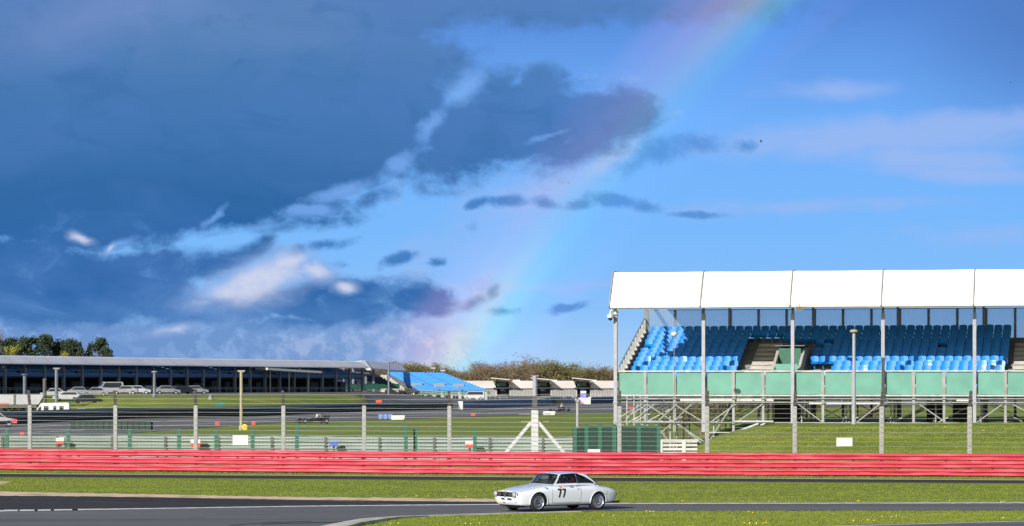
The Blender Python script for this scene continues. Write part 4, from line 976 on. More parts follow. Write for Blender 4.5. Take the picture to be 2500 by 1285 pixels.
# second covered stand seen end-on
t = thing('covered_stand', 'dark navy raked stand under a raised roof with a white gable edge', 'grandstand', (0, 0, 0))
P0, P1, P2, P3, P4 = W(826, 888, 655), W(886, 882.5, 640), W(980, 893, 700), W(991, 908, 685), W(900, 901.5, 622)
mb = MB(); up = Vector((0, 0, .25)); mb.add([P1, P2, P3, P4, P1 + up, P2 + up, P3 + up, P4 + up], [(0, 1, 2, 3), (7, 6, 5, 4), (0, 4, 5, 1), (1, 5, 6, 2), (2, 6, 7, 3), (3, 7, 4, 0)]); mb.build('roof_panel', M['membrane_far'], t)
mb = MB(); mb.bar(P0, P1, .5, .35); mb.bar(P1, P4, .9, .5); mb.build('roof_edge', M['white'], t)
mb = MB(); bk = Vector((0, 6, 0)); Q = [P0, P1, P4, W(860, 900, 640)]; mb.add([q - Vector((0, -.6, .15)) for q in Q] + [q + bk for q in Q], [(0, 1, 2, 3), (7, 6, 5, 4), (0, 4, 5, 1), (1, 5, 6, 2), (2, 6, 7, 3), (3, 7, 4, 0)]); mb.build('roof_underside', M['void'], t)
mb = MB(); n = 10
for i in range(n):
    a0, a1 = W(lerp(790, 780, i / n), lerp(904, 946, i / n), lerp(664, 632, i / n)), W(lerp(888, 962, i / n), lerp(904, 942, i / n), lerp(672, 640, i / n))
    mb.bar(a0, a1, 3.6, .45)
mb.build('seat_deck', M['navy'], t)
for px in (838, 862, 893, 912, 948):
    mb = MB(); D = 640; z1 = wz(interp(px, [(838, 893), (893, 901), (948, 905)]), D); mb.box(wx(px, D) - .25, wx(px, D) + .25, D - .2, D + .3, 2.2, z1); mb.build('column', M['steel_dark'], t)
mb = MB(); mb.bar(W(840, 946, 628), W(975, 943, 634), .4, 1.0); mb.build('front_fascia', M['green'], t)
for a, b, py, l in ((640, 772, 903, 'white flat canopy roof rising behind the long covered stand'), (783, 890, 906, 'thin white canopy behind the right end of the long covered stand')):
    D = 612 if a > 700 else 560
    tt = thing('canopy', l, 'canopy', (0, 0, 0)); mb = MB(); mb.bar(W(a, py - 2, D), W(b, py + 6, D + 12), 3.0, .45 if a < 700 else .25); mb.build('roof', M['white'], tt)
    mb = MB(); 
    for s in (.15, .5, .85): q = W(lerp(a, b, s), py, D + 12 * s); mb.box(q.x - .12, q.x + .12, q.y, q.y + .2, 2.2, q.z - .2)
    mb.build('legs', M['steel'], tt)

# open blue stand
t = thing('open_stand', 'open sloping stand of bright blue seats in the distance, left of the pit building', 'grandstand', (0, 0, 0))
n = 14
cor = lambda s, u_: W(lerp(lerp(948, 1018, s), lerp(1086, 1186, s), u_), lerp(lerp(912.5, 953, s), lerp(914, 953.5, s), u_), lerp(690, 655, s) - 6 * u_)
ais = (.33, .66)
for i in range(n):
    s = i / (n - 1)
    mb = MB(); prev = 0.0
    for a in list(ais) + [1.0]:
        p = cor(s, prev + (.016 if prev else 0)); q = cor(s, a - .012 if a < 1 else 1); mb.bar(p, q, .5, .10); mb.bar(p + Vector((0, .3, .2)), q + Vector((0, .3, .2)), .08, .36); prev = a
    mb.build('seat_row', M['seat_far'], t)
mb = MB(); q = [cor(0, 0) , cor(0, 1), cor(1, 1), cor(1, 0)]; dn = Vector((0, 0, .35)); mb.add([p - dn for p in q] + [p - dn * 3 for p in q], [(0, 1, 2, 3), (7, 6, 5, 4), (0, 4, 5, 1), (1, 5, 6, 2), (2, 6, 7, 3), (3, 7, 4, 0)]); mb.build('deck', M['deck'], t)
mb = MB()
for i in range(12): s = i / 11; p = cor(s, 0) - Vector((.9 + 1.5 * s, 0, .3)); mb.box(p.x - .9, p.x + .9, p.y - 1.4, p.y + 1.4, 1.8, p.z)
mb.build('side_stair', M['concrete'], t)
for s, u_ in ((.72, .12), (.74, .45), (.75, .74)):
    p = cor(s, u_); mb = MB(); mb.box(p.x - 1.3, p.x + 1.3, p.y - 1.2, p.y + 1, p.z - .3, p.z + .55); mb.build('entrance', M['greytrim'], t)
mb = MB(); mb.bar(cor(1, 0) + Vector((0, -.7, -.6)), cor(1, 1) + Vector((1, -.7, -.6)), .15, .9); mb.build('front_fascia', M['green'], t)
mb = MB(); 
for k in range(9): p = cor(1, k / 8); mb.box(p.x - .35, p.x + .35, p.y - .6, p.y, .2, p.z - .3)
mb.build('base', M['concrete'], t)
for px, py in ((1058, 899), (1081, 905)):
    D = 700; t2 = thing('floodlight', 'small white floodlight on a pole behind the blue stand, ' + ('taller left one' if px < 1060 else 'shorter right one'), 'lamp', (wx(px, D), D, 2.4)); mb = MB(); mb.tube((0, 0, 0), (0, 0, wz(py, D) - 2.4), .08, 6); mb.build('pole', M['steel'], t2); mb = MB(); mb.box(-.55, .55, -.2, .2, wz(py, D) - 2.5, wz(py, D) - 2.3); mb.build('lamp_head', M['white'], t2)

# pit building: pale walls, dark glazed bays
t = thing('pit_building', 'long pale pit building with dark glazed control bays in front of the brown wood', 'building', (0, 0, 0))
D = 800
for a, b in ((1090, 1212), (1243, 1310), (1343, 1408), (1440, 1560), (1590, 1720)):
    mb = MB(); mb.prism([(wx(a + 6, D), wz(930, D)), (wx(b - 8, D), wz(930, D)), (wx(b, D), wz(948.5, D)), (wx(a, D), wz(948.5, D))], D, D + 14); mb.build('upper_wall', M['membrane_far'] if False else pm('pit_wall', (.56, .52, .51), (.42, .39, .38), .12, .7, stretch=(1, 1, 2)), t)
    mb = MB(); mb.box(wx(a + 1, D), wx(b + 1, D), D + .4, D + 13, .3, wz(949.5, D)); mb.build('lower_wall', M['concrete'], t)
    mb = MB(); n = int((b - a) / 4)
    for i in range(n): x = wx(lerp(a + 3, b - 2, i / n), D); mb.box(x, x + .2, D + .25, D + .38, .5, wz(951, D))
    mb.build('shutters', M['greytrim'], t)
    mb = MB(); x = wx(a + (20 if a < 1300 else 10), D); mb.box(x - 1.2, x + .8, D + 2, D + 3.5, wz(930, D), wz(927.5, D)); mb.build('roof_vent', M['white'], t)
mb = MB(); mb.box(wx(1088, D), wx(1722, D), D + .1, D + .5, wz(950, D), wz(948.6, D)); mb.build('string_course', M['void'], t)
for a, b in ((1210, 1243), (1308, 1343), (1408, 1440), (1560, 1590)):
    mb = MB(); mb.box(wx(a, D), wx(b, D), D + 2, D + 12, .2, wz(930, D)); mb.build('control_bay', M['void'], t)
    mb = MB(); mb.box(wx(a + 2, D), wx(b - 8, D), D + 1.4, D + 1.9, wz(943, D), wz(934, D)); mb.build('bay_window', pm('teal_glass', (.04, .12, .11), (.02, .07, .07), .3, .15), t)
    mb = MB(); mb.bar((wx(a - 12, D - 2), D - 2, wz(924.5, D)), (wx(b + 2, D - 2), D - 2, wz(929, D)), 5.0, .22); mb.build('bay_roof', M['dark_post'], t)
    mb = MB(); mb.bar((wx(a - 12, D - 5), D - 5, wz(923.2, D)), (wx(b + 2, D - 5), D - 5, wz(927.8, D)), .3, .22); mb.build('roof_edge', M['white'], t)
    mb = MB(); mb.box(wx(a - 6, D), wx(b + 4, D), D - .6, D + .05, wz(949, D), wz(946.5, D)); mb.build('balcony', M['navy'], t)
# ================================================================= the white racing coupe
NFX = 1310; 
YAW = R(180 + 34.5)
FAX, RAX, TRK, WR = 1.30, -1.02, 0.655, 0.295
nf = Vector((wx(1311, 89.45), 89.45, 0))                    # contact point of the near front wheel
Rz = Matrix.Rotation(YAW, 4, 'Z'); car_loc = nf - (Rz @ Vector((FAX, TRK, 0)))
car = thing('racing_coupe', 'white vintage racing coupe with black number 77 on its door, on the track', 'car', (car_loc.x, car_loc.y, 0.012), YAW)
car.rotation_euler = (R(-0.4), R(-0.2), YAW)

TX = [(-1.875, .50), (-1.86, .585), (-1.82, .645), (-1.7, .70), (-1.55, .737), (-1.35, .765), (-1.1, .815), (-.9, .84), (-.2, .855), (.6, .855), (.85, .835), (1.2, .785), (1.6, .725), (1.85, .68), (1.97, .655), (2.03, .635), (2.055, .605), (2.07, .56)]
BX = [(-1.875, .42), (-1.84, .35), (-1.78, .28), (-1.6, .215), (-1.3, .19), (-.7, .175), (.9, .165), (1.5, .16), (1.75, .16), (1.88, .175), (1.95, .21), (2.01, .29), (2.05, .40), (2.07, .50)]
WX = [(-1.875, .50), (-1.85, .575), (-1.8, .635), (-1.7, .685), (-1.5, .73), (-1.3, .755), (-.9, .785), (0, .785), (.9, .785), (1.3, .78), (1.6, .765), (1.8, .735), (1.92, .71), (2.0, .675), (2.045, .635), (2.07, .60)]
MX = [(-1.875, .46), (-1.7, .50), (-1.4, .53), (-1, .55), (0, .55), (1, .53), (1.8, .48), (2.07, .53)]
def body_section(x):
    T, B_, Wd, Mz = interp(x, TX), interp(x, BX), interp(x, WX), interp(x, MX); pts = []
    n = 16; e = 2 / 4.2
    for i in range(n + 1):            # top centre -> widest
        t = math.pi / 2 * i / n; yy = Wd * abs(math.sin(t)) ** e; zz = Mz + (T - Mz) * abs(math.cos(t)) ** e
        # sides lean in towards the shoulder, the lid is nearly flat with a soft crown
        zz -= .018 * (yy / Wd) ** 2 * (1 if i < n - 3 else .4); pts.append((yy, zz))
    e2 = 2 / 9
    for i in range(1, n + 1):
        t = math.pi / 2 * i / n; yy = (Wd) * abs(math.cos(t)) ** e2; zz = Mz - (Mz - B_) * abs(math.sin(t)) ** e2
        yy *= 1 - .05 * ((Mz - zz) / max(.05, Mz - B_)) ** 2; pts.append((yy, zz))
    return pts
xs = [-1.875, -1.87, -1.86, -1.845, -1.82, -1.79, -1.75, -1.7] + [-1.66 + .05 * i for i in range(0, 69)] + [1.77, 1.80, 1.825, 1.85, 1.875, 1.90, 1.92, 1.94, 1.96, 1.98, 2.0, 2.015, 2.03, 2.042, 2.05, 2.058, 2.065, 2.07]
xs = sorted(set(round(v, 3) for v in xs))
mb = MB(); rows = []
for x in xs:
    h = body_section(x); ring = [(x, -y, z) for y, z in h] + [(x, y, z) for y, z in reversed(h[1:-1])]; rows.append(ring)
k = len(rows[0])
mb.add([p for r_ in rows for p in r_], [(i * k + j, (i + 1) * k + j, (i + 1) * k + (j + 1) % k, i * k + (j + 1) % k) for i in range(len(rows) - 1) for j in range(k)] + [tuple(range(k)), tuple(range((len(rows) - 1) * k + k - 1, (len(rows) - 1) * k - 1, -1))])
body = mb.build('body', [M['paint'], M['interior'], M['paint_yellow']], car)
# wheel arches cut out
cut = MB()
for ax, r_ in ((FAX, .325), (RAX, .31)):
    for s in (-1, 1): cut.tube((ax, s * .42, .30), (ax, s * 1.1, .30), r_, 40)
cutter = cut.build('cutter', M['interior'], car)
md = body.modifiers.new('b', 'BOOLEAN'); md.operation = 'DIFFERENCE'; md.object = cutter; md.solver = 'EXACT'
bpy.context.view_layer.update()
dg = bpy.context.evaluated_depsgraph_get(); nm = bpy.data.meshes.new_from_object(body.evaluated_get(dg)); body.modifiers.clear(); body.data = nm; nm.name = 'body'
bpy.data.objects.remove(cutter, do_unlink=True)
bm = bmesh.new(); bm.from_mesh(nm)
dele = []
for f in bm.faces:
    c = f.calc_center_median(); f.material_index = 0; f.smooth = True
    for ax, r_ in ((FAX, .325), (RAX, .31)):
        d = math.hypot(c.x - ax, c.z - .30)
        if d < r_ + .003 and .40 < abs(c.y) < .80 and (abs(f.normal.y) < .5 or abs(c.y) < .5): f.material_index = 1; f.smooth = False
    if f.normal.z < -.85 and c.z < .3: f.material_index = 1
    if f.normal.z > .5 and -1.05 < c.x < .66 and abs(c.y) < .60 and c.z > .72: dele.append(f)
    # yellow flashes on the far front corner: bonnet lip and chin
    if f.normal.z > .25 and c.x > 1.76 and c.y < -.22 and c.z > .56: f.material_index = 2
    if c.x > 1.6 and .19 < c.z < .44 and c.y < -.50 - .3 * (c.z - .2) and f.normal.z > -.6: f.material_index = 2
bmesh.ops.delete(bm, geom=dele, context='FACES'); bm.to_mesh(nm); bm.free()
nm.set_sharp_from_angle(angle=R(40))
bvh = BVHTree.FromPolygons([v.co.copy() for v in nm.vertices], [tuple(p.vertices) for p in nm.polygons])
# dark tub
mb = MB(); mb.box(-1.0, .66, -.60, .60, .24, .28); mb.box(-1.03, -.99, -.60, .60, .28, .83); mb.box(.62, .66, -.6, .6, .28, .83)
for s_ in (-1, 1): mb.box(-1.03, .66, min(s_ * .58, s_ * .62), max(s_ * .58, s_ * .62), .28, .835)
mb.box(-1.04, -.70, -.58, .58, .74, .80); mb.build('interior_tub', M['interior'], car)
mb = MB(); mb.prism([(.42, .68), (.70, .68), (.70, .85), (.52, .88)], -.58, .58); mb.build('dashboard', M['interior'], car)
mb = MB(); n = 20; SWX, SWZ = .34, .83
for i in range(n):
    a, b = 2 * math.pi * i / n, 2 * math.pi * (i + 1) / n; c = Vector((SWX, .34, SWZ))
    f_ = lambda t: c + Vector((math.sin(t) * .06, math.cos(t) * .17, math.sin(t) * .155)); mb.tube(f_(a), f_(b), .014, 6)
for a in (0.2, 2.9, 4.7): mb.tube((SWX, .34, SWZ), (SWX + math.sin(a) * .06, .34 + math.cos(a) * .17, SWZ + math.sin(a) * .155), .012, 5)
mb.build('steering_wheel', M['black'], car)
for s_ in (1, -1):
    mb = MB(); mb.prism([(-.35, .3), (.10, .32), (.10, .40), (-.24, .40), (-.42, .93), (-.52, .93)], s_ * .34 - .22, s_ * .34 + .22); mb.build('bucket_seat', M['black'] if s_ > 0 else M['greytrim'], car)
# cabin surfaces
bot = lambda s: Vector((interp(s, [(0, .68), (1, -1.14)]), interp(s, [(0, .665), (.5, .69), (1, .60)]), interp(s, [(0, .835), (.5, .845), (.8, .835), (1, .80)])))
topc = lambda s: Vector((interp(s, [(0, .40), (1, -.74)]), interp(s, [(0, .535), (.5, .555), (1, .51)]), interp(s, [(0, 1.165), (.45, 1.195), (.75, 1.178), (1, 1.125)])))
def side_pt(s, v, sg, off=0.0):
    a, b = bot(s), topc(s); p = a.lerp(b, v); bul = .028 * math.sin(math.pi * min(1, v * 1.0)); p = Vector((p.x, (p.y + bul) , p.z)); p.y += off; p.y *= sg; return p
def winmask(s, v):    # 0 frame, 1 glass, 2 trim
    def inside(s, v, g_):
        if not (.09 + g_ * .9 < v < .985 - g_ * .9): return False
        # door glass and quarter glass as one outline, split by the pillar
        left = .04 + g_ * .6; 
        if s < left + max(0, (v - .80)) * .25: return False
        right = .925 - .02 * max(0, v) - .30 * max(0, v - .14) ** 2.4 / (.84 ** 2.4) - g_ * .7
        return s < right
    if inside(s, v, 0): 
        return 1 if inside(s, v, .034) else 2
    return 0
NS, NV = 150, 44
for sg in (1, -1):
    fr, gl, tr = MB(), MB(), MB()
    for i in range(NS):
        for j in range(NV):
            s, v = (i + .5) / NS, (j + .5) / NV; w_ = winmask(s, v)
            q = [side_pt(i / NS, j / NV, sg), side_pt((i + 1) / NS, j / NV, sg), side_pt((i + 1) / NS, (j + 1) / NV, sg), side_pt(i / NS, (j + 1) / NV, sg)]
            if w_ == 1 and abs(s - .505 - .03 * v) < .010: w_ = 3
            t_ = {0: fr, 1: gl, 2: tr, 3: tr}[w_]
            if w_ == 1: q = [p - Vector((0, sg * .008, 0)) for p in q]
            t_.add(q, [(0, 1, 2, 3)])
    def weld(mbx, name, mat, smo=True):
        o = mbx.build(name, mat, car, fix=False); b_ = bmesh.new(); b_.from_mesh(o.data); bmesh.ops.remove_doubles(b_, verts=b_.verts, dist=.0008); bmesh.ops.recalc_face_normals(b_, faces=b_.faces); b_.to_mesh(o.data); b_.free()
        if smo: o.data.polygons.foreach_set('use_smooth', [True] * len(o.data.polygons))
        return o
    weld(fr, 'cabin_side', M['paint']); weld(tr, 'window_trim', M['black']); weld(gl, 'side_window', M['carglass'])
    mb = MB()
    for i in range(12): mb.tube(side_pt(.985, i / 12, sg, .008), side_pt(.985, (i + 1) / 12, sg, .008), .016, 6)
    mb.build('rear_window_seal', M['black'], car)
    mb = MB(); vs = []
    for i in range(41):
        a = side_pt(i / 40, 0, sg); vs += [a, Vector((a.x, a.y + sg * .006, a.z - .012)), Vector((a.x, a.y + sg * .010, a.z - .034))]
    mb.add(vs, [(3 * i + j, 3 * i + 3 + j, 3 * i + 4 + j, 3 * i + 1 + j) for i in range(40) for j in (0, 1)]); mb.build('waist_panel', M['paint'], car, sm=True)
    # bright quarter-light divider and pillar
    mb = MB()
    for s0, s1, v0, v1, w_ in ((.507, .535, .09, .92, .016),): mb.bar(side_pt(s0, v0, sg, .012), side_pt(s1, v1, sg, .012), w_)
    mb.bar(side_pt(.12, .09, sg, -.02), side_pt(.115, .72, sg, -.02), .012); mb.bar(side_pt(.115, .72, sg, -.02), side_pt(.49, .76, sg, -.02), .010)
    mb.build('window_divider', M['chrome'], car)
# roof, windscreen, rear window
def cross(fa, fb, n, m_, crown, bulge):
    mbx = MB(); vs = []
    for i in range(n + 1):
        s = i / n
        for j in range(m_ + 1):
            t = -1 + 2 * j / m_; a = fa(s, 1); b = fa(s, -1); p = a.lerp(b, (t + 1) / 2)
            p.z += crown(s) * (1 - t * t); p.x += bulge(s) * (1 - t * t); vs.append(p)
    return vs
n, m_ = 24, 20
vs = cross(lambda s, sg: side_pt(s, 1, sg), None, n, m_, lambda s: .024 + .006 * math.sin(math.pi * s), lambda s: interp(s, [(0, .05), (.5, 0), (1, -.05)]))
mb = MB(); mb.add(vs, [(i * (m_ + 1) + j, (i + 1) * (m_ + 1) + j, (i + 1) * (m_ + 1) + j + 1, i * (m_ + 1) + j + 1) for i in range(n) for j in range(m_)]); mb.build('roof', M['paint'], car, sm=True)
roof_front = vs[:m_ + 1]; roof_rear = vs[-(m_ + 1):]
def screen(name, lo, hi, mat, nn=40, mm=60, gx=.05, gy=.07, rad=.14, tw=1.0):
    g_, tr, fr = MB(), MB(), MB()
    P = lambda a, b: lo(a).lerp(hi(a), b)
    for i in range(mm):
        for j in range(nn):
            a, b = (i + .5) / mm, (j + .5) / nn
            ea, eb = min(a, 1 - a), min(b, 1 - b)
            dx, dy = max(0, rad * .55 - ea + gx), max(0, rad - eb + gy); d = math.hypot(dx / (rad * .55), dy / rad)
            w_ = 0 if (ea < gx or eb < gy or d > 1) else (2 if (ea < gx + .018 * tw or eb < gy + .04 * tw or d > 1 - .12 * tw) else 1)
            q = [P(i / mm, j / nn), P((i + 1) / mm, j / nn), P((i + 1) / mm, (j + 1) / nn), P(i / mm, (j + 1) / nn)]
            {0: fr, 1: g_, 2: tr}[w_].add(q, [(0, 1, 2, 3)])
    global weld
    weld(fr, name + '_frame', M['paint']); weld(tr, name + '_seal', M['black']); weld(g_, name, mat)
def wlo(a):
    y = .665 * math.cos(math.pi * a)
    s = abs(y) / .665; return Vector((.68 + .17 * (1 - s ** 2.2), y, .835 + .012 * (1 - s * s)))
def whi(a):
    t = math.cos(math.pi * a); s = abs(t); return Vector((.40 + .05 * (1 - s * s), .535 * t, 1.165 + .024 * (1 - s * s)))
screen('windscreen', wlo, whi, M['carglass'], gx=.025, gy=.028, tw=1.6)
def rlo(a):
    t = math.cos(math.pi * a); s = abs(t); return Vector((-1.14 - .10 * (1 - s ** 2), .60 * t, .80 + .0 * (1 - s * s)))
def rhi(a):
    t = math.cos(math.pi * a); s = abs(t); return Vector((-.74 - .05 * (1 - s * s), .51 * t, 1.125 + .024 * (1 - s * s)))
screen('rear_window', rlo, rhi, M['carglass'], gx=.03, gy=.06, tw=1.8)
# wipers
mb = MB()
for y0 in (.42, -.18): mb.bar((.80 - .2 * abs(y0), y0, .85), (.73 - .1 * abs(y0), y0 - .02, .91), .018); mb.bar((.73, y0 + .2, .88), (.72, y0 - .22, .94), .014)
mb.build('wiper', M['black'], car)
# surface lookups
def on_side(x, z, off=.004, sg=1):
    h = bvh.ray_cast(Vector((x, sg * 1.6, z)), Vector((0, -sg, 0)))
    return h[0] + Vector((0, sg * off, 0)) if h[0] is not None else Vector((x, sg * .79, z))
def on_front(y, z, off=.004):
    h = bvh.ray_cast(Vector((3.0, y, z)), Vector((-1, 0, 0)))
    return h[0] + Vector((off, 0, 0)) if h[0] is not None else Vector((2.0, y, z))
def on_top(x, y, off=.004):
    h = bvh.ray_cast(Vector((x, y, 2)), Vector((0, 0, -1)))
    return h[0] + Vector((0, 0, off)) if h[0] is not None else Vector((x, y, .85))
def decal(name, poly, fn, mat, step=.03, off=.004):
    b_ = bmesh.new(); vv = [b_.verts.new((a, b, 0)) for a, b in poly]; b_.faces.new(vv)
    for ax in (0, 1):
        lo = min(p[ax] for p in poly); hi = max(p[ax] for p in poly); c = lo + step
        while c < hi:
            no = [0, 0, 0]; no[ax] = 1; co = [0, 0, 0]; co[ax] = c
            bmesh.ops.bisect_plane(b_, geom=b_.verts[:] + b_.edges[:] + b_.faces[:], plane_co=co, plane_no=no); c += step
    for v_ in b_.verts: v_.co = fn(v_.co.x, v_.co.y, off)
    me = bpy.data.meshes.new(name); b_.to_mesh(me); b_.free(); me.materials.append(mat); o = bpy.data.objects.new(name, me); C.objects.link(o); o.parent = car; return o
# number 77 on the door (x runs towards the nose, i.e. to the left in the picture)
def seven(x0, x1, z0, z1):     # x0 right edge (rear), x1 left edge (front) as seen from outside
    w_ = x1 - x0; t = .052
    return [(x1, z1), (x0, z1), (x0 + .0 * w_, z1 - .062), (x0 + .42 * w_, z0), (x0 + .42 * w_ + .058, z0), (x0 + .068, z1 - t), (x1, z1 - t)]
for xc in (.515, .345): decal('number_digit', seven(xc - .072, xc + .072, .435, .715), on_side, M['black'], .04)
decal('orange_decal', [(.50, .772), (.455, .792), (.40, .785), (.395, .75), (.43, .725), (.46, .74)], on_side, M['orange'])
decal('blue_decal', [(1.04, .745), (1.0, .765), (.94, .755), (.91, .715), (.94, .695), (1.0, .705)], on_side, pm('decal_blue', (.02, .28, .75), None, 9, .4))
for i in range(7): decal('letter_mark', [(.33 - i * .033, .757), (.312 - i * .033, .757), (.312 - i * .033, .774 - .004 * (i % 2)), (.33 - i * .033, .774)], on_side, M['black'])
decal('oval_decal', [(.005 + .08 * math.cos(t * math.pi / 8), .763 + .026 * math.sin(t * math.pi / 8)) for t in range(16)], on_side, M['black'])
decal('oval_decal_bar', [(.055, .757), (-.045, .757), (-.045, .770), (.055, .770)], on_side, M['white'], off=.008)
decal('script_mark', [(-.15, .757), (-.21, .771), (-.28, .750), (-.28, .758), (-.21, .781), (-.15, .765)], on_side, M['black'])
decal('fuel_flap', [(-1.25, .635), (-1.38, .635), (-1.38, .515), (-1.25, .515)], on_side, pm('flap_line', (.42, .43, .45), None, 9, .4))
decal('fuel_flap_face', [(-1.257, .628), (-1.373, .628), (-1.373, .522), (-1.257, .522)], on_side, M['paint'], off=.007)
def seam(pts, fn, w_=.010, mat='greytrim', name='panel_gap'):
    mb = MB(); q = [fn(a, b, .001) for a, b in pts]
    for a, b in zip(q, q[1:]): mb.bar(a, b, w_, w_)
    mb.build(name, M[mat], car)
lp = lambda x0, z0, x1, z1, n=10: [(lerp(x0, x1, i / n), lerp(z0, z1, i / n)) for i in range(n + 1)]
seam(lp(.80, .80, .79, .26), on_side, .009); seam(lp(-.33, .78, -.30, .27), on_side, .009); seam(lp(.79, .27, -.30, .27), on_side, .008); seam(lp(.96, .205, -.66, .205, 14), on_side, .012)
seam(lp(.88, -.56, 1.96, -.60, 16), on_top, .010); seam(lp(.88, .56, 1.96, .60, 16), on_top, .010); seam(lp(1.99, -.58, 1.99, .58, 12), on_top, .010, 'greytrim')
seam(lp(.9, .30, 1.45, .31, 8), on_top, .022, 'greytrim', 'bonnet_stripe'); seam(lp(.9, -.05, 1.6, -.05, 8), on_top, .022, 'greytrim', 'bonnet_stripe')
seam(lp(-1.36, -.5, -1.36, .5, 8), on_top, .008)
mb = MB(); mb.bar((-.16, .787, .70), (-.26, .787, .70), .010); mb.build('door_handle', M['chrome'], car)
# wheel-arch lips
for ax, r_ in ((FAX, .332), (RAX, .317)):
    for sg in (1, -1):
        mb = MB(); q = []
        for i in range(29):
            a = R(-12 + 204 * i / 28); x, z = ax + r_ * math.cos(a), .30 + r_ * math.sin(a)
            if z > .20: q.append(on_side(x, z, .002, sg))
        for a, b in zip(q, q[1:]): mb.tube(a, b, .013, 6)
        mb.build('arch_lip', M['paint'], car, sm=True)
# wheels
def wheel(parent, loc, sg, steer=0.0, camber=0.0):
    t = MB(); hw = .095; t.lathe([(.20, -hw + .02), (.225, -hw), (.27, -hw + .003), (.29, -hw + .02), (WR, -hw + .05), (WR, hw - .05), (.29, hw - .02), (.27, hw - .003), (.225, hw), (.20, hw - .02)], axis='y', n=44)
    w_ = t.build('wheel', M['rubber'], parent, sm=True, loc=loc); w_.rotation_euler = (camber, 0, steer)
    s = 1 if sg > 0 else -1
    r_ = MB(); prof = [(.212, s * (hw - .005)), (.205, s * (hw + .002)), (.195, s * (hw - .01)), (.188, s * .06), (.165, s * .045), (.145, s * .07), (.11, s * .078), (.075, s * .06), (.06, s * .04), (.0, s * .04)]
    r_.lathe(prof, axis='y', n=40); r_.lathe([(.212, s * (hw - .005)), (.20, -s * hw), (.0, -s * hw * .9)], axis='y', n=40); r_.build('rim', M['rim'], w_, sm=True)
    h_ = MB(); h_.lathe([(.05, s * .035), (.045, s * .075), (.03, s * .085), (0, s * .085)], axis='y', n=16); h_.build('hub', M['dark_post'], w_)
    h_ = MB()
    for i in range(12): a = 2 * math.pi * i / 12; h_.box(.127 * math.cos(a) - .014, .127 * math.cos(a) + .014, s * .078 - .002, s * .078 + .002, .127 * math.sin(a) - .012, .127 * math.sin(a) + .012)
    for i in range(4): a = 2 * math.pi * (i + .3) / 4; h_.ball((.07 * math.cos(a), s * .07, .07 * math.sin(a)), .012, n=6, m=4)
    h_.build('rim_holes', M['black'], w_); return w_
for s in (1, -1):
    wheel(car, (FAX, s * TRK, WR), s, R(8), R(-1.5) * s + R(-2)); wheel(car, (RAX, s * (TRK - .01), WR), s)
mb = MB(); mb.tube((FAX, -.6, .28), (FAX, .6, .28), .035); mb.tube((RAX, -.6, .28), (RAX, .6, .28), .045); mb.ball((RAX, 0, .28), .14); mb.box(-.9, 1.1, -.35, .35, .15, .22); mb.tube((-.8, .3, .17), (-2.1, .42, .25), .03, 10); mb.build('underbody', M['black'], car)
# nose: grille band, lamps, shield, slots, tow eye
decal('grille', [(-.60, .462), (.60, .462), (.61, .60), (.55, .613), (-.55, .613), (-.61, .60)], on_front, M['grille'], .04, off=.004)
def ring(name, y, z, r0, r1, mat, off=.012, n=28, parent=car):
    mb = MB(); c = on_front(y, z, off); 
    for i in range(n):
        a, b = 2 * math.pi * i / n, 2 * math.pi * (i + 1) / n
        p = lambda t: Vector((c.x, y + (r0 + r1) / 2 * math.cos(t), z + (r0 + r1) / 2 * math.sin(t))); mb.tube(p(a), p(b), (r1 - r0) / 2, 6)
    return mb.build(name, M[mat], parent, sm=True)
for y in (.515, -.515):
    c = on_front(y, .540, 0); mb = MB(); mb.lathe([(.0, .035), (.04, .033), (.07, .022), (.083, .0), (.085, -.05)], (c.x + .012, y, .540), 'x', 24); hl = mb.build('headlight', M['lamp'], car, sm=True)
    ring('headlight_rim', y, .540, .082, .098, 'chrome', .018, parent=hl)
    hl.children[0].parent = hl
for y in (.30, -.30):
    c = on_front(y, .540, 0); mb = MB(); mb.lathe([(0, .012), (.055, .008), (.066, 0)], (c.x + .012, y, .540), 'x', 20); sl_ = mb.build('inner_lamp', M['darkglass'], car, sm=True); ring('inner_lamp_rim', y, .540, .064, .078, 'chrome', .014, parent=sl_)
mb = MB()
for i in range(6):
    z = .455 + i * .027; w_ = .028 + .011 * i; c = on_front(0, z, .012); mb.box(c.x - .006, c.x + .012, -w_, w_, z, z + .014)
mb.tube(on_front(-.03, .44, .015), on_front(-.098, .618, .015), .009, 6); mb.tube(on_front(.03, .44, .015), on_front(.098, .618, .015), .009, 6); mb.tube(on_front(-.098, .618, .015), on_front(.098, .618, .015), .009, 6)
mb.build('shield_grille', M['chrome'], car)
mb = MB()
for y0, y1 in ((-.22, -.12), (.12, .21)):
    for z in (.54,): mb.tube(on_front(y0, z, .012), on_front(y1, z, .012), .006, 5)
mb.build('grille_bar', M['chrome'], car)
for y0, y1 in ((-.25, -.06), (.08, .33)): decal('intake_slot', [(y0, .375), (y0 + .02, .36), (y1 - .02, .36), (y1, .375), (y1, .405), (y1 - .02, .42), (y0 + .02, .42), (y0, .405)], on_front, M['void'], .04)
decal('nose_mark', [(.44, .29), (.60, .285), (.60, .294), (.44, .298)], on_front, M['black'])
mb = MB(); c = on_front(-.12, .27, .0); mb.tube(c + Vector((-.03, 0, 0)), c + Vector((.05, 0, 0)), .008); mb.tube(c + Vector((.05, -.03, .03)), c + Vector((.05, .03, -.03)), .008); mb.build('tow_eye', M['black'], car)
decal('chin_strip', [(-.50, .20), (-.12, .20), (-.12, .215), (-.50, .215)], on_front, M['paint_yellow'])
for y in (.645, -.645): c = on_front(y * .97, .55, .0); mb = MB(); mb.box(c.x - .05, c.x + .012, y - .012, y + .012, .515, .585); mb.build('indicator', M['amber'], car)
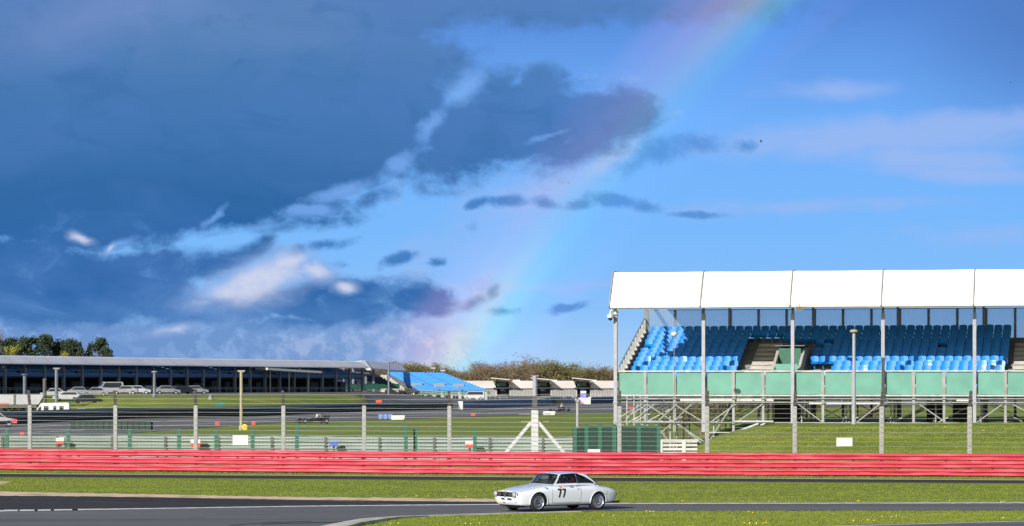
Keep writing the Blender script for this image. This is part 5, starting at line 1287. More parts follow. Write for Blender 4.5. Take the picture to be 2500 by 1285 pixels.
mb = MB(); mb.box(1.55, 1.90, -.5, .5, .135, .15); mb.build('splitter', M['black'], car)
mb = MB(); mb.box(-1.88, -1.855, .42, .565, .44, .53); mb.build('tail_light', M['redsign'], car)
mb = MB()    # roll cage
for s in (1, -1): mb.path([(-.42, s * .52, .45), (-.42, s * .47, 1.08), (-.42, 0, 1.13)], .019, 6); mb.path([(.56, s * .58, .80), (.36, s * .49, 1.10), (-.42, s * .48, 1.10)], .016, 6); mb.tube((-.42, s * .46, 1.04), (-1.0, s * .5, .80), .016, 6)
mb.tube((-.42, .5, .5), (-.42, -.46, 1.06), .016, 6); mb.build('roll_cage', M['greytrim'], car)

# ---- people: a skinned body, helmet and gloves as children
def person(label, loc, rz, joints, edges, radii, helm, hc, group=None, hands=None, face=True, hs=1.0, tilt=(0, 0, 0)):
    me = bpy.data.meshes.new('person'); me.from_pydata(joints, edges, []); o = bpy.data.objects.new('person', me); C.objects.link(o)
    md = o.modifiers.new('s', 'SKIN'); ls = me.skin_vertices[0].data if me.skin_vertices else None
    if ls is None: me.skin_vertices.new() if hasattr(me.skin_vertices, 'new') else None
    b_ = bmesh.new(); b_.from_mesh(me); ly = b_.verts.layers.skin.verify(); b_.verts.ensure_lookup_table()
    for i, v_ in enumerate(b_.verts): r_ = radii[i]; v_[ly].radius = (r_, r_) if not isinstance(r_, tuple) else r_; v_[ly].use_root = (i == 0)
    b_.to_mesh(me); b_.free()
    m2 = o.modifiers.new('d', 'SUBSURF'); m2.levels = 1; m2.render_levels = 1
    bpy.context.view_layer.update(); dg = bpy.context.evaluated_depsgraph_get(); nm = bpy.data.meshes.new_from_object(o.evaluated_get(dg)); o.modifiers.clear(); o.data = nm; nm.materials.clear(); nm.materials.append(M['suit']); nm.polygons.foreach_set('use_smooth', [True] * len(nm.polygons))
    o.location = loc; o.rotation_euler = (0, 0, rz); tag(o, label, 'person', group)
    x, y, z = hc
    mb = MB(); mb.ball((x, y, z), .145 * hs, .125 * hs, .145 * hs, 18, 12); mb.box(x + .02, x + .15, y - .06, y + .06, z - .14, z - .08); h = mb.build('helmet', M[helm], o, sm=True)
    mb = MB(); vs = []
    for i in range(9):
        a = R(-60 + 15 * i); 
        for zz in (-.02, .05): vs.append((x + .149 * hs * math.cos(a) * (1 if abs(zz) < .04 else .96), y + .129 * hs * math.sin(a), z + zz))
    mb.add(vs, [(2 * i, 2 * i + 2, 2 * i + 3, 2 * i + 1) for i in range(8)]); mb.build('visor', M['darkglass'], h)
    for q in hands or []:
        mb = MB(); q = Vector(q); mb.ball(q, .035, .04, .05, 8, 6)
        for i in range(4): mb.path([q + Vector((.02, -.03 + i * .02, .02)), q + Vector((.055, -.03 + i * .02, .01)), q + Vector((.05, -.03 + i * .02, -.025))], .010, 5)
        mb.path([q + Vector((0, .03, .03)), q + Vector((.03, .045, .045))], .011, 5); mb.build('glove', M['glove'], o)
    return o
J = [(-.20, .34, .42), (-.25, .34, .60), (-.28, .34, .76), (-.26, .34, .86), (-.26, .52, .80), (-.05, .57, .68), (.24, .51, .83), (-.26, .16, .80), (-.05, .12, .68), (.24, .18, .83), (.12, .44, .46), (.42, .44, .54), (.60, .42, .36), (.12, .24, .46), (.42, .24, .54), (.60, .26, .36)]
E = [(0, 1), (1, 2), (2, 3), (2, 4), (4, 5), (5, 6), (2, 7), (7, 8), (8, 9), (0, 10), (10, 11), (11, 12), (0, 13), (13, 14), (14, 15)]
RR = [.12, .13, .14, .06, .065, .05, .036, .065, .05, .036, .08, .065, .055, .08, .065, .055]
drv = person('person in dark suit and red helmet driving the white car number 77', (0, 0, 0), 0, J, E, RR, 'helmet_red', (-.25, .34, .985), hands=[(.30, .51, .86), (.30, .18, .86)], hs=.88)
drv.matrix_world = Matrix.Translation((car_loc.x, car_loc.y, .0)) @ Rz

# ---- single-seaters
def single_seater(label, loc, rz, kind):
    t = thing('single_seater', label, 'racing car', loc, rz, None)
    mb = MB(); secs = [(1.75, .03, .10, .16), (1.5, .10, .11, .24), (1.0, .19, .09, .34), (.5, .27, .08, .44), (.1, .33, .07, .50), (-.3, .34, .07, .50), (-.6, .32, .08, .62), (-.95, .26, .10, .66), (-1.35, .16, .14, .46)]
    vs = []; n = 12
    for (x, w_, z0, z1) in secs:
        for i in range(n): a = 2 * math.pi * i / n; vs.append((x, w_ * (abs(math.cos(a)) ** .6) * (1 if math.cos(a) > 0 else -1), (z0 + z1) / 2 + (z1 - z0) / 2 * (abs(math.sin(a)) ** .7) * (1 if math.sin(a) > 0 else -1)))
    mb.add(vs, [(i * n + j, (i + 1) * n + j, (i + 1) * n + (j + 1) % n, i * n + (j + 1) % n) for i in range(len(secs) - 1) for j in range(n)] + [tuple(range(n)), tuple(range(len(secs) * n - 1, (len(secs) - 1) * n - 1, -1))])
    mb.build('body', M['black'], t, sm=True)
    mb = MB(); mb.box(-.75, .15, -.55, -.30, .10, .34); mb.box(-.75, .15, .30, .55, .10, .34); mb.build('side_pod', M['black'], t)
    for ax, r_, w_ in ((1.15, .26, .10), (-1.15, .29, .13)):
        for s in (1, -1):
            m2 = MB(); y = s * .78; m2.lathe([(.13, -w_), (r_ - .03, -w_), (r_, -w_ + .04), (r_, w_ - .04), (r_ - .03, w_), (.13, w_)], (0, 0, 0), 'y', 24); w2 = m2.build('wheel', M['rubber'], t, sm=True, loc=(ax, y, r_))
            m2 = MB(); m2.lathe([(.14, s * w_ * .7), (.05, s * w_ * .4), (0, s * w_ * .5)], axis='y', n=16); m2.build('rim', M['rim'], w2)
            m2 = MB(); m2.tube((ax - .25, s * .2, .2), (ax, s * .72, r_), .018, 5); m2.tube((ax + .2, s * .15, .28), (ax, s * .72, r_), .018, 5); m2.build('wishbone', M['galv'], t)
    mb = MB(); mb.box(1.45, 1.72, -.62, .62, .10, .125); mb.box(1.4, 1.75, -.64, -.61, .08, .22); mb.box(1.4, 1.75, .61, .64, .08, .22); mb.build('front_wing', M['black'], t)
    if kind: mb = MB(); mb.box(-1.62, -1.3, -.5, .5, .72, .75); mb.box(-1.66, -1.26, -.52, -.49, .5, .82); mb.box(-1.66, -1.26, .49, .52, .5, .82); mb.box(-1.5, -1.42, -.03, .03, .4, .72); mb.build('rear_wing', M['black'], t)
    mb = MB(); mb.path([(-.75, -.16, .55), (-.72, -.1, .98), (-.72, .1, .98), (-.75, .16, .55)], .022, 6); mb.tube((-.72, 0, .97), (-1.15, 0, .55), .018, 5); mb.build('roll_hoop', M['galv'], t)
    mb = MB(); mb.box(-.7, .2, -.552, -.551, .18, .22); mb.box(-.7, .2, .551, .552, .18, .22); mb.box(-1.68, -1.66, -.1, .1, .2, .3); mb.build('trim', M['redsign'], t)
    mb = MB(); mb.prism([(.18, .50), (.05, .62), (.0, .60), (.1, .49)], -.2, .2); mb.build('windshield', M['darkglass'], t)
    Jd = [(-.45, 0, .22), (-.48, 0, .40), (-.50, 0, .56), (-.48, 0, .66), (-.46, .2, .54), (-.25, .24, .42), (0, .12, .46), (-.46, -.2, .54), (-.25, -.24, .42), (0, -.12, .46), (-.1, .1, .22), (.5, .1, .26), (-.1, -.1, .22), (.5, -.1, .26)]
    Ed = [(0, 1), (1, 2), (2, 3), (2, 4), (4, 5), (5, 6), (2, 7), (7, 8), (8, 9), (0, 10), (10, 11), (0, 12), (12, 13)]
    d = person('white-helmeted person driving the ' + ('black single-seater left of centre' if kind else 'distant single-seater beside the braced white post'), loc, rz, Jd, Ed, [.12, .13, .14, .06, .06, .05, .04, .06, .05, .04, .08, .05, .08, .05], 'helmet_white', (-.46, 0, .80))
    return t
D = 292; single_seater('black single-seater racing car with red marks on the far track, left of centre', (wx(764, D), D, .05), R(180 + 22), 1)
D = 425; single_seater('small dark single-seater racing car on the far track, right of the braced white post', (wx(1366, D), D, .05), R(180 + 50), 0)

# ---- ordinary vehicles
def saloon(label, loc, rz, paint, kind='hatch', L_=4.2, group='cars parked in front of the long stand', cat='car', name='parked_car', H=1.42):
    t = thing(name, label, cat, loc, rz, group)
    hl = L_ / 2; w_ = .86
    if kind == 'van': prof = [(hl, .35), (hl, .95), (hl - .35, 1.15), (hl - 1.05, H), (-hl + .1, H), (-hl, H - .15), (-hl, .35)]; win = [(hl - .5, 1.15), (hl - 1.08, H - .12), (-hl + .3, H - .12), (-hl + .3, 1.15)]
    elif kind == 'estate': prof = [(hl, .35), (hl - .03, .72), (hl - 1.0, .92), (hl - 1.65, H), (-hl + .5, H), (-hl + .02, .98), (-hl, .35)]; win = [(hl - 1.1, .95), (hl - 1.68, H - .08), (-hl + .55, H - .08), (-hl + .25, .95)]
    else: prof = [(hl, .35), (hl - .03, .70), (hl - 1.0, .88), (hl - 1.6, H), (-hl + 1.1, H - .02), (-hl + .45, .95), (-hl, .9), (-hl, .35)]; win = [(hl - 1.1, .92), (hl - 1.63, H - .08), (-hl + 1.15, H - .1), (-hl + .65, .95)]
    mb = MB(); n = len(prof); vs = []
    for s, k_ in ((-1, 1), (1, 1)):
        for (x, z) in prof: inn = w_ - max(0, z - .9) * .32; vs.append((x, s * inn, z))
    mb.add(vs, [tuple(range(n)), tuple(range(2 * n - 1, n - 1, -1))] + [(i, n + i, n + (i + 1) % n, (i + 1) % n) for i in range(n)]); b_ = mb.build('body', M[paint], t)
    mb = MB()
    for s in (-1, 1):
        q = [(x, s * (w_ - max(0, z - .9) * .32 + .012), z) for x, z in win]; mb.add(q, [(0, 1, 2, 3)])
    mb.build('side_windows', M['darkglass'], t)
    mb = MB(); a, b = (prof[2], prof[3]); q = []
    for (x, z), k_ in ((a, .08), (b, .92)): pass
    for f_, s in ((.1, -1), (.1, 1), (.88, 1), (.88, -1)):
        x, z = lerp(a[0], b[0], f_), lerp(a[1], b[1], f_); q.append((x + .012, s * (w_ - max(0, z - .9) * .32 - .07), z + .012))
    mb.add(q, [(0, 1, 2, 3)]); mb.build('windscreen', M['darkglass'], t)
    for x in (hl - .75, -hl + .75):
        for s in (-1, 1):
            mb = MB(); mb.lathe([(.18, -.1), (.30, -.1), (.32, -.06), (.32, .06), (.30, .1), (.18, .1)], axis='y', n=18); q = mb.build('wheel', M['rubber'], t, loc=(x, s * .78, .32)); mb = MB(); mb.lathe([(.19, s * .08), (.05, s * .06), (0, s * .08)], axis='y', n=12); mb.build('rim', M['rim'], q)
    for s in (-1, 1): mb = MB(); mb.box(hl - .06, hl + .01, s * .6 - .16, s * .6 + .16, .58, .72); mb.build('headlight', M['lamp'], t); mb = MB(); mb.box(-hl - .01, -hl + .05, s * .62 - .12, s * .62 + .12, .65, .82); mb.build('tail_light', M['redsign'], t)
    return t
M['silver'] = pm('silver', (.36, .37, .4), (.3, .31, .33), 1, .3, .5); M['blackcar'] = pm('blackcar', (.02, .02, .024), None, 1, .2, coat=.5); M['darkblue'] = pm('darkblue', (.02, .035, .12), None, 1, .25, coat=.5)
M['carwhite'] = pm('carwhite', (.40, .41, .43), (.33, .34, .37), 1, .35)
rp = random.Random(17)
pk = [(75, 428, 'blackcar', 'estate'), (130, 446, 'carwhite', 'hatch'), (163, 436, 'carwhite', 'estate'), (196, 452, 'silver', 'hatch'), (232, 446, 'silver', 'hatch'), (268, 455, 'carwhite', 'van'), (305, 448, 'silver', 'hatch'), (338, 456, 'carwhite', 'estate'), (372, 462, 'blackcar', 'hatch'), (408, 455, 'silver', 'hatch'), (448, 462, 'blackcar', 'estate'), (478, 470, 'silver', 'hatch'), (215, 425, 'blackcar', 'hatch')]
pl = ['black estate car just above the sloped end of the white trailer', 'white hatchback parked behind the black estate car near the trailer', 'white estate car parked above the white minibus', 'silver grey hatchback left of the white van, back row', 'silver hatchback hiding the wheels of the tall white van', 'tall white van in the parked cars before the long stand', 'silver grey hatchback just right of the tall white van', 'white estate car just left of the tall grey lamp post',
      'black hatchback right behind the tall grey lamp post', 'silver hatchback standing just right of the tall grey lamp post', 'black estate car right of the silver hatchback by the lamp post', 'silver grey hatchback at the right end of the parked cars', 'black hatchback in the front row, right of the white minibus', 'silver grey estate car in the front row below the tall white van', 'white hatchback in the front row, between two silver grey cars', 'silver grey hatchback at the right end of the front row']
for i, (px, D, pt, kd) in enumerate(pk):
    saloon(pl[i], (wx(px, D), D, g(px, D) + .02), R(rp.choice((0, 180)) + rp.uniform(-25, 25) + 20), pt, kd, 4.1, H=1.42 if kd != 'van' else 2.0)
D = 556; saloon('black car parked beside the green cabin in front of the pit building', (wx(1352, D), D, g(1352, D) + .03), R(185), 'blackcar', 'hatch', 4.3, None)
D = 640; saloon('small white car parked left of the purple banner by the pit building', (wx(1386, D), D, g(1386, D) + .03), R(175), 'carwhite', 'hatch', 4.0, None)
D = 640; saloon('white van parked below the blue stand, right of its front corner', (wx(1158, D), D, g(1158, D) + .03), R(175), 'carwhite', 'van', 4.6, None, 'van', 'parked_van', 1.9)
D = 640; saloon('dark car parked at the left foot of the open blue stand', (wx(1000, D), D, g(1000, D) + .03), R(160), 'blackcar', 'hatch', 4.2, None)
# white minibus behind the tyre barrier
D = 331; t = thing('minibus', 'white minibus with raked front and dark side windows behind the tyre barrier at left', 'minibus', (wx(128, D), D, -.25), R(180))
mb = MB(); mb.prism([(2.05, .5), (1.95, .95), (1.25, 2.05), (1.0, 2.15), (-1.95, 2.2), (-2.08, 2.0), (-2.05, .4), (2.05, .4)], -.95, .95); mb.build('body', M['white'], t)
for a, b in ((-1.45, -.95), (-.6, -.25), (.3, .85)): mb = MB(); mb.box(a, b, .952, .96, 1.15, 1.78); mb.build('window', M['darkglass'], t)
mb = MB(); mb.prism([(1.15, 1.15), (1.72, 1.15), (1.32, 1.75), (1.15, 1.75)], .952, .96); mb.build('window', M['darkglass'], t)
mb = MB(); mb.bar((1.83, 0, 1.2), (1.33, 0, 1.98), .04, 1.7, up=(0, 1, 0)) if False else mb.add([(1.85, -.8, 1.16), (1.85, .8, 1.16), (1.31, .8, 2.0), (1.31, -.8, 2.0)], [(0, 1, 2, 3)]); mb.build('windscreen', M['darkglass'], t)
for x in (1.3, -1.3):
    for s in (-1, 1): mb = MB(); mb.lathe([(.15, -.1), (.33, -.1), (.33, .1), (.15, .1)], (x, s * .85, .55), 'y', 16); mb.build('wheel', M['rubber'], t)
D = 335; t = thing('parked_car', 'low pale blue car just right of the white minibus, mostly hidden by the barrier', 'car', (wx(192, D), D, -.05), R(180))
mb = MB(); mb.prism([(1.0, .3), (.98, .8), (.4, .98), (0, 1.25), (-.9, 1.27), (-1.0, .9), (-1.0, .3)], -.75, .75); mb.build('body', M['bluesign'] if False else pm('paleblue', (.35, .42, .62), None, 3, .3), t); mb = MB(); mb.prism([(.3, .98), (0, 1.2), (-.8, 1.2), (-.85, .98)], .752, .76); mb.build('side_windows', M['darkglass'], t)
D = 372; t = thing('trailer', 'long white box trailer with sloped rear end and orange stripe at the left edge', 'trailer', (wx(55, D), D, .3), R(2))
mb = MB(); mb.prism([(-6.5, 1.15), (2.2, 1.15), (2.9, 2.3), (2.7, 2.42), (-6.5, 2.42)], -1.2, 1.2); mb.build('body', M['carwhite'], t)
mb = MB(); mb.box(-1.0, -.7, -1.23, -1.2, 1.15, 2.42); mb.box(-6.5, 2.0, -1.15, 1.15, .75, 1.14); mb.build('chassis', M['dark_post'], t); mb = MB(); mb.box(-4.2, -1.6, -1.225, -1.2, 1.18, 1.3); mb.build('stripe', M['orange'], t)
for x in (-4, -3, 1.0): mb = MB(); mb.lathe([(.15, -.1), (.42, -.1), (.42, .1), (.15, .1)], (x, -.95, .42), 'y', 16); mb.build('wheel', M['rubber'], t)
# car entering at the left edge
D = 268; saloon('red and white racing hatchback with green roof just entering at the left edge', (wx(-12, D), D, .05), R(12), 'carwhite', 'hatch', 4.0, None, 'car', 'racing_car', 1.35)
lc = bpy.data.objects['racing_car']
mb = MB(); mb.box(1.45, 2.02, -.88, .88, .40, .72); mb.build('front_bumper', M['redsign'], lc); mb = MB(); mb.box(-.9, .35, -.70, .70, 1.36, 1.40); mb.build('roof_stripe', M['green'], lc); mb = MB(); mb.box(-1.9, 1.4, -.875, -.86, .34, .56); mb.build('sill', M['blackcar'], lc)

# ================================================================= signs, markers, cabins
def board(label, px0, px1, py0, py1, D, mat='white', cat='sign', name='sign_board', zb=None, back=None, legs=2):
    if legs == 0: zb = wz(py1, D) - .1
    x0, x1, z0, z1 = wx(px0, D), wx(px1, D), wz(py1, D), wz(py0, D); zb = (g((px0 + px1) / 2, D) if zb is None else zb); cx = (x0 + x1) / 2
    t = thing(name, label, cat, (cx, D, zb))
    mb = MB(); mb.box(x0 - cx, x1 - cx, -.015, .015, z0 - zb, z1 - zb); mb.build('panel', M[mat], t)
    mb = MB(); w_ = (x1 - x0)
    for s in (-.3, .3): mb.box(s * w_ - .03, s * w_ + .03, .02, .07, 0 if legs else .12, z1 - zb - .05)
    mb.build('leg' if legs else 'hook', M['post'], t); return t
board('large blank white board at the barrier below the tan lamp post', 568, 606, 1063, 1087, CF(588) - .25, legs=0)
board('blank white board on the grass bank under the grandstand', 2042, 2081, 1069, 1090, CF(2060) - .25, legs=0)
board('low blank white board at the barrier before the green netting', 1435, 1465, 1097, 1112, CF(1450) - .25, legs=0)
def marker(label, px, D, w_, h_, mats, z0=0.0, cat='marker', name='marker_board'):
    zb = g(px, D); t = thing(name, label, cat, (wx(px, D), D, zb)); n = len(mats)
    for i, m_ in enumerate(mats): mb = MB(); a, b = z0 + h_ * (n - 1 - i) / n, z0 + h_ * (n - i) / n; mb.prism([(-w_ / 2 * (1 if i == 0 else .92), a + .004), (w_ / 2 * (1 if i == 0 else .92), a + .004), (w_ / 2, b), (-w_ / 2, b)], -w_ * .3, w_ * .3); mb.build('band', M[m_], t)
    mb = MB(); mb.box(-.05, .05, .0, .1, 0, z0 + .05); mb.build('foot', M['dark_post'], t); return t
GBD = lambda p: interp(p, GB) - .7
marker('red and white bin on the grey barrier near the left edge, left of two', 147, GBD(147), .42, .34, ['white', 'redsign'], wz(1085, GBD(147)), 'bin', 'bin')
marker('red and white bin on the grey barrier left of the blank white board', 478, GBD(478), .5, .42, ['white', 'redsign'], wz(1092, GBD(478)), 'bin', 'bin')
marker('red and white bin on the grey barrier left of the braced white post', 1147, GBD(1147) - .2, .46, .36, ['white', 'redsign'], wz(1094, GBD(1147)), 'bin', 'bin')
marker('blue bin on the grey barrier inside the green mesh fence', 815, GBD(815), .4, .24, ['bluesign'], wz(1090, GBD(815)), 'bin', 'bin')
marker('red marker box at the left edge of the far track, beside the first fence post', 54, 222, .32, .3, ['redsign'])
marker('red distance marker beyond the far track edge line, left of the tan lamp post', 531, 280, .4, .34, ['redsign'], .02)
marker('red distance marker right of the tan lamp post on the far track', 619, 284, .38, .3, ['redsign'], .02)
marker('small red marker on the far track right of the fence post at centre', 1155, 366, .55, .34, ['redsign'])
marker('small red marker beside the black single-seater racing car', 797, 292, .34, .3, ['redsign'], .0)
marker('short white marker low behind the grey barrier at left', 207, 212, .4, .12, ['white'])
marker('small red marker under the left end of the grandstand', 1540, 470, .9, .3, ['redsign'], .1)
marker('small orange marker on the far track under the grandstand', 1672, 520, .8, .3, ['orange'], .2)
t = marker('orange marker on the barrier behind the fence post at centre left', 925, 434, .9, .35, ['orange'], 1.3)
D = 250; t = thing('distance_board', 'round yellow board with black digits on the pole of the tan lamp post', 'sign', (wx(597, D), D, wz(1043, D)))
mb = MB(); mb.tube((0, 0, 0), (0, .03, 0), .25, 24); mb.build('disc', M['yellow'], t)
mb = MB()
for xx in (-.11, .05):
    for k_ in range(3): mb.box(xx, xx + .08, -.012, -.002, -.11 + k_ * .085, -.085 + k_ * .085)
    mb.box(xx + .06, xx + .085, -.012, -.002, -.11, .085)
mb.build('digits', M['black'], t)
mb = MB(); mb.box(.2, .24, .0, .05, -wz(1043, D), 0); mb.build('leg', M['post'], t)
for k_, (px, D, l) in enumerate(((972, 322, 'white block lying at the grass edge of the far track, left of centre'), (1341, 372, 'white block on the grass edge of the far track beside the braced white post'))):
    t = MB(); w_ = .75 if k_ == 0 else .78; t.prism([(-w_, .02), (w_ * .8, .02), (w_, .2), (w_, .52), (-w_, .50), (-w_ * 1.02, .3)], -.3, .3); t.box(-w_, w_, -.31, -.30, .24, .27)
    o = t.build('track_block', M['white'], loc=(wx(px, D), D, .04)); tag(o, l, 'track block')
for i, px in enumerate((929, 941, 953)):
    D = 330; mb = MB(); mb.box(-.24, .24, -.2, .2, .25, .55); mb.box(-.2, .2, -.15, .15, 0, .25); o = mb.build('marker_block', M['bluesign'] if False else pm('paleblue_block', (.16, .24, .55), None, 3, .5), loc=(wx(px, D), D, .04)); tag(o, ('left', 'middle', 'right')[i] + ' of three small blue blocks beside the white block on the far track', 'marker', 'blue marker blocks')
t = board('teal board standing on the grass slope above the tyre barrier', 524, 548, 980, 993, 385, 'green'); 
D = 560; t = thing('marshal_cabin', 'green marshal cabin with white window in front of the pit building', 'cabin', (wx(1321, D), D, g(1321, D)))
mb = MB(); w_ = 1.05; mb.box(-w_, w_ + .5, 0, 2, 0, 1.55); mb.build('wall', M['greenbox'], t); mb = MB(); mb.box(-w_ - .2, w_ + .7, -.2, 2.2, 1.55, 1.68); mb.build('roof', M['galv'], t)
mb = MB(); mb.box(-w_ + .1, w_ - .25, -.03, 0, .35, 1.3); wn_ = mb.build('window', M['white'], t); mb = MB(); mb.box(-.15, -.08, -.05, -.03, .35, 1.3); mb.build('bar', M['greenbox'], wn_)
D = 590; z0 = g(1424, D); t = thing('banner', 'upright purple-blue banner with white top and pink foot before the pit building', 'banner', (wx(1424, D), D, z0))
zt = wz(956, D) - z0; w_ = .6
for a, b, m_ in ((0, .16, 'glove'), (.16, .84, 'purple'), (.84, 1, 'white')): mb = MB(); mb.box(-w_, w_, 0, .06, zt * a + .1, zt * b + .1); mb.build('cloth', M[m_] if m_ != 'glove' else pm('pink', (.75, .12, .3), None, 3, .6), t)
mb = MB(); mb.box(-.03, .03, .06, .12, 0, zt); mb.build('pole', M['steel'], t)
D = 690; t = thing('railing', 'pale slatted railing along the foot of the pit building at right', 'fence', (0, 0, 0)); mb = MB()
for i in range(60): px = 1446 + i * 4.4; x = wx(px, D); mb.box(x, x + .09, D, D + .05, g(px, D), g(px, D) + 1.5)
mb.bar((wx(1440, D), D, g(1440, D) + 1.5), (wx(1710, D), D, g(1710, D) + 1.5), .12); mb.build('bars', M['galv'], t)
mb = MB(); D = 600
D = 645; t = thing('crowd_barrier', 'row of white steel crowd barriers below the open blue stand', 'fence', (0, 0, 0))
for i in range(26):
    px = 920 + i * 12; x = wx(px, D); zz = g(px, D); mb.box(x, x + .06, D, D + .05, zz, zz + 1.1); 
mb.bar((wx(915, D), D, g(915, D) + 1.1), (wx(1240, D), D, g(1240, D) + 1.1), .09); mb.bar((wx(915, D), D, g(915, D) + .7), (wx(1240, D), D, g(1240, D) + .7), .06); mb.build('rail', M['galv'], t)

# ================================================================= birds
def bird(label, px, py, D, s, rz, up):
    mb = MB(); mb.ball((0, 0, 0), .5 * s, .11 * s, .10 * s, 10, 6); mb.tube((.42 * s, 0, .0), (.62 * s, 0, .02 * s), .06 * s, 6, .01 * s); mb.add([(-.4 * s, -.05 * s, 0), (-.4 * s, .05 * s, 0), (-.72 * s, .14 * s, .02 * s), (-.72 * s, -.14 * s, .02 * s), (-.4 * s, 0, .03 * s)], [(0, 1, 2, 3), (0, 4, 1), (1, 4, 2), (2, 4, 3), (3, 4, 0)])
    b_ = mb.build('bird', M['black'], sm=True, loc=(wx(px, D), D, wz(py, D))); b_.rotation_euler = (0, 0, rz)
    for sg in (1, -1):
        mb = MB(); P = [(.15, .08, .03), (-.18, .08, .03), (-.25, .55, .3 * up + .05), (-.1, .95, .55 * up + .05), (.1, .6, .34 * up + .06)]; T = [(x * s, sg * y * s, z * s) for x, y, z in P]; Bt = [(x, y, z - .025 * s) for x, y, z in T]; n = 5
        mb.add(T + Bt, [(0, 1, 2, 3, 4), (9, 8, 7, 6, 5)] + [(i, n + i, n + (i + 1) % n, (i + 1) % n) for i in range(n)]); mb.build('wing', M['black'], b_)
    tag(b_, label, 'bird')
bird('dark bird with raised wings against the pale cloud, above the grandstand roof', 1858, 347, 170, .16, R(10), 1.5)
bird('tiny dark bird in mid sky above the small clouds, left of the grandstand', 1387, 447, 200, .14, R(5), .05)
bird('tiny dark bird low in the sky at the foot of the rainbow', 1093, 862, 220, .17, R(0), .02)
bird('tiny dark bird at the far right edge of the sky', 2467, 202, 200, .17, R(0), .02)

# ================================================================= trees
def tree_meshes(seed, kind):
    r = random.Random(seed); tr = MB(); cr = MB(); H = 1.0
    def leaf(c, s, flat=1.0):
        n = Vector((r.gauss(0, 1), r.gauss(0, 1), r.gauss(0, 1) * flat)).normalized(); a = n.orthogonal().normalized() * s * r.uniform(.6, 1.2); b = n.cross(a).normalized() * s * r.uniform(.5, 1.0)
        cr.add([c - a, c - b * .8, c + a, c + b], [(0, 1, 2, 3)])
    tr.tube((0, 0, 0), (r.gauss(0, .01), 0, .4), .028, 7, .02); tr.tube((0, 0, .4), (r.gauss(0, .03), 0, .78), .02, 6, .008)
    if kind == 'pine':
        cl = []
        for i in range(34):
            z = r.uniform(.22, .95); w_ = .30 * math.sin(math.pi * min(1, (1.06 - z) / .8)) ** .7; a = r.uniform(0, 6.28); q = w_ * r.uniform(.3, 1.0); cl.append((Vector((q * math.cos(a), q * math.sin(a), z)), r.uniform(.07, .12)))
        for c, s in cl:
            tr.tube((0, 0, c.z - .08), c, .007, 4, .002)
            for j in range(130): d = Vector((r.gauss(0, 1), r.gauss(0, 1), r.gauss(0, .6))); d = d.normalized() * s * r.random() ** .4; leaf(c + d, .022)
    elif kind == 'lime':
        for i in range(22):
            z = r.uniform(.15, .9); w_ = .32 * math.sin(math.pi * (z * .8 + .12)); a = r.uniform(0, 6.28); q = w_ * r.uniform(.2, 1.0); c = Vector((q * math.cos(a), q * math.sin(a), z)); tr.tube((0, 0, z * .5), c, .006, 4, .002)
            for j in range(60): d = Vector((r.gauss(0, 1), r.gauss(0, 1), r.gauss(0, 1))).normalized() * .1 * r.random() ** .4; leaf(c + d, .018)
    else:     # bare or budding broadleaf: limbs, twigs, a thin haze of buds
        for i in range(15):
            a = r.uniform(0, 6.28); z0 = r.uniform(.22, .6); w_ = r.uniform(.15, .36); z1 = min(.97, z0 + r.uniform(.2, .42)); c = Vector((w_ * math.cos(a), w_ * math.sin(a), z1)); m_ = Vector((c.x * .5, c.y * .5, z0 + (z1 - z0) * .35))
            tr.tube((0, 0, z0), m_, .012, 5, .008); tr.tube(m_, c, .008, 4, .003)
            for t_ in range(10):
                d = Vector((r.gauss(0, .08), r.gauss(0, .08), abs(r.gauss(0, .09)))); b0 = m_.lerp(c, r.uniform(.1, 1)); tr.tube(b0, b0 + d, .003, 3, .001, cap=False)
                for j in range(12): leaf(b0 + d * r.uniform(.3, 1.2) + Vector((r.gauss(0, .035), r.gauss(0, .035), r.gauss(0, .03))), .012 if kind == 'bare' else .015)
    return tr, cr
VAR = {}
for kind, n_, tm, cm in (('pine', 3, 'bark', 'leaf_dark'), ('lime', 2, 'bark', 'leaf_lime'), ('bare', 4, 'bark_pale', 'twig_brown'), ('bud', 3, 'bark_pale', 'twig_olive')):
    for i in range(n_):
        a, b = tree_meshes(100 + i * 7 + len(kind) * 31, kind); ta = a.build('trunk', M[tm], fix=False); tb = b.build('crown', M[cm], fix=False); VAR.setdefault(kind, []).append((ta.data, tb.data))
        bpy.data.objects.remove(ta); bpy.data.objects.remove(tb)
rt = random.Random(77)
def tree(kind, px, D, H, wid, label, group=None, name='tree', v=None):
    a, b = VAR[kind][rt.randrange(len(VAR[kind])) if v is None else v]; zb = g(px, D)
    t = thing(name, label, 'tree', (wx(px, D), D, zb - .1), rt.uniform(0, 6.28), group)
    for nm_, me in (('trunk', a), ('crown', b)): o = bpy.data.objects.new(nm_, me); C.objects.link(o); o.parent = t; o.scale = (wid, wid, H)
    return t
D = 720
def TH(py, D=720, px=0): return wz(py, D) - g(px, D)
for px, py, wd, v, l in ((28, 824, 11, 0, 'dark evergreen tree behind the long stand at the far left edge'), (72, 826, 12, 1, 'broad dark evergreen just right of the first yellow-green tree'), (118, 822, 11, 2, 'tall dark evergreen in the middle of the left group'), (152, 830, 11, 0, 'dark evergreen above the smaller yellow-green tree'), (182, 832, 8.5, 1, 'dark evergreen at the right end of the left group'), (240, 828, 7.5, 2, 'lone dark evergreen standing apart at the right of the group'), (264, 848, 6, 0, 'short dark evergreen leaning against the lone evergreen')):
    tree('pine', px, D + rt.uniform(-8, 8), TH(py) * 1.03, wd * 1.15, l, 'evergreens behind the long stand', 'evergreen_tree', v)
for px, py, wd, v, l in ((30, 834, 9, 0, 'bright yellow-green spring tree at the left edge behind the long stand'), (156, 853, 7, 1, 'small bright yellow-green tree between the dark evergreens')):
    tree('lime', px, D - 20, TH(py, 700), wd, l, None, 'spring_tree', v)
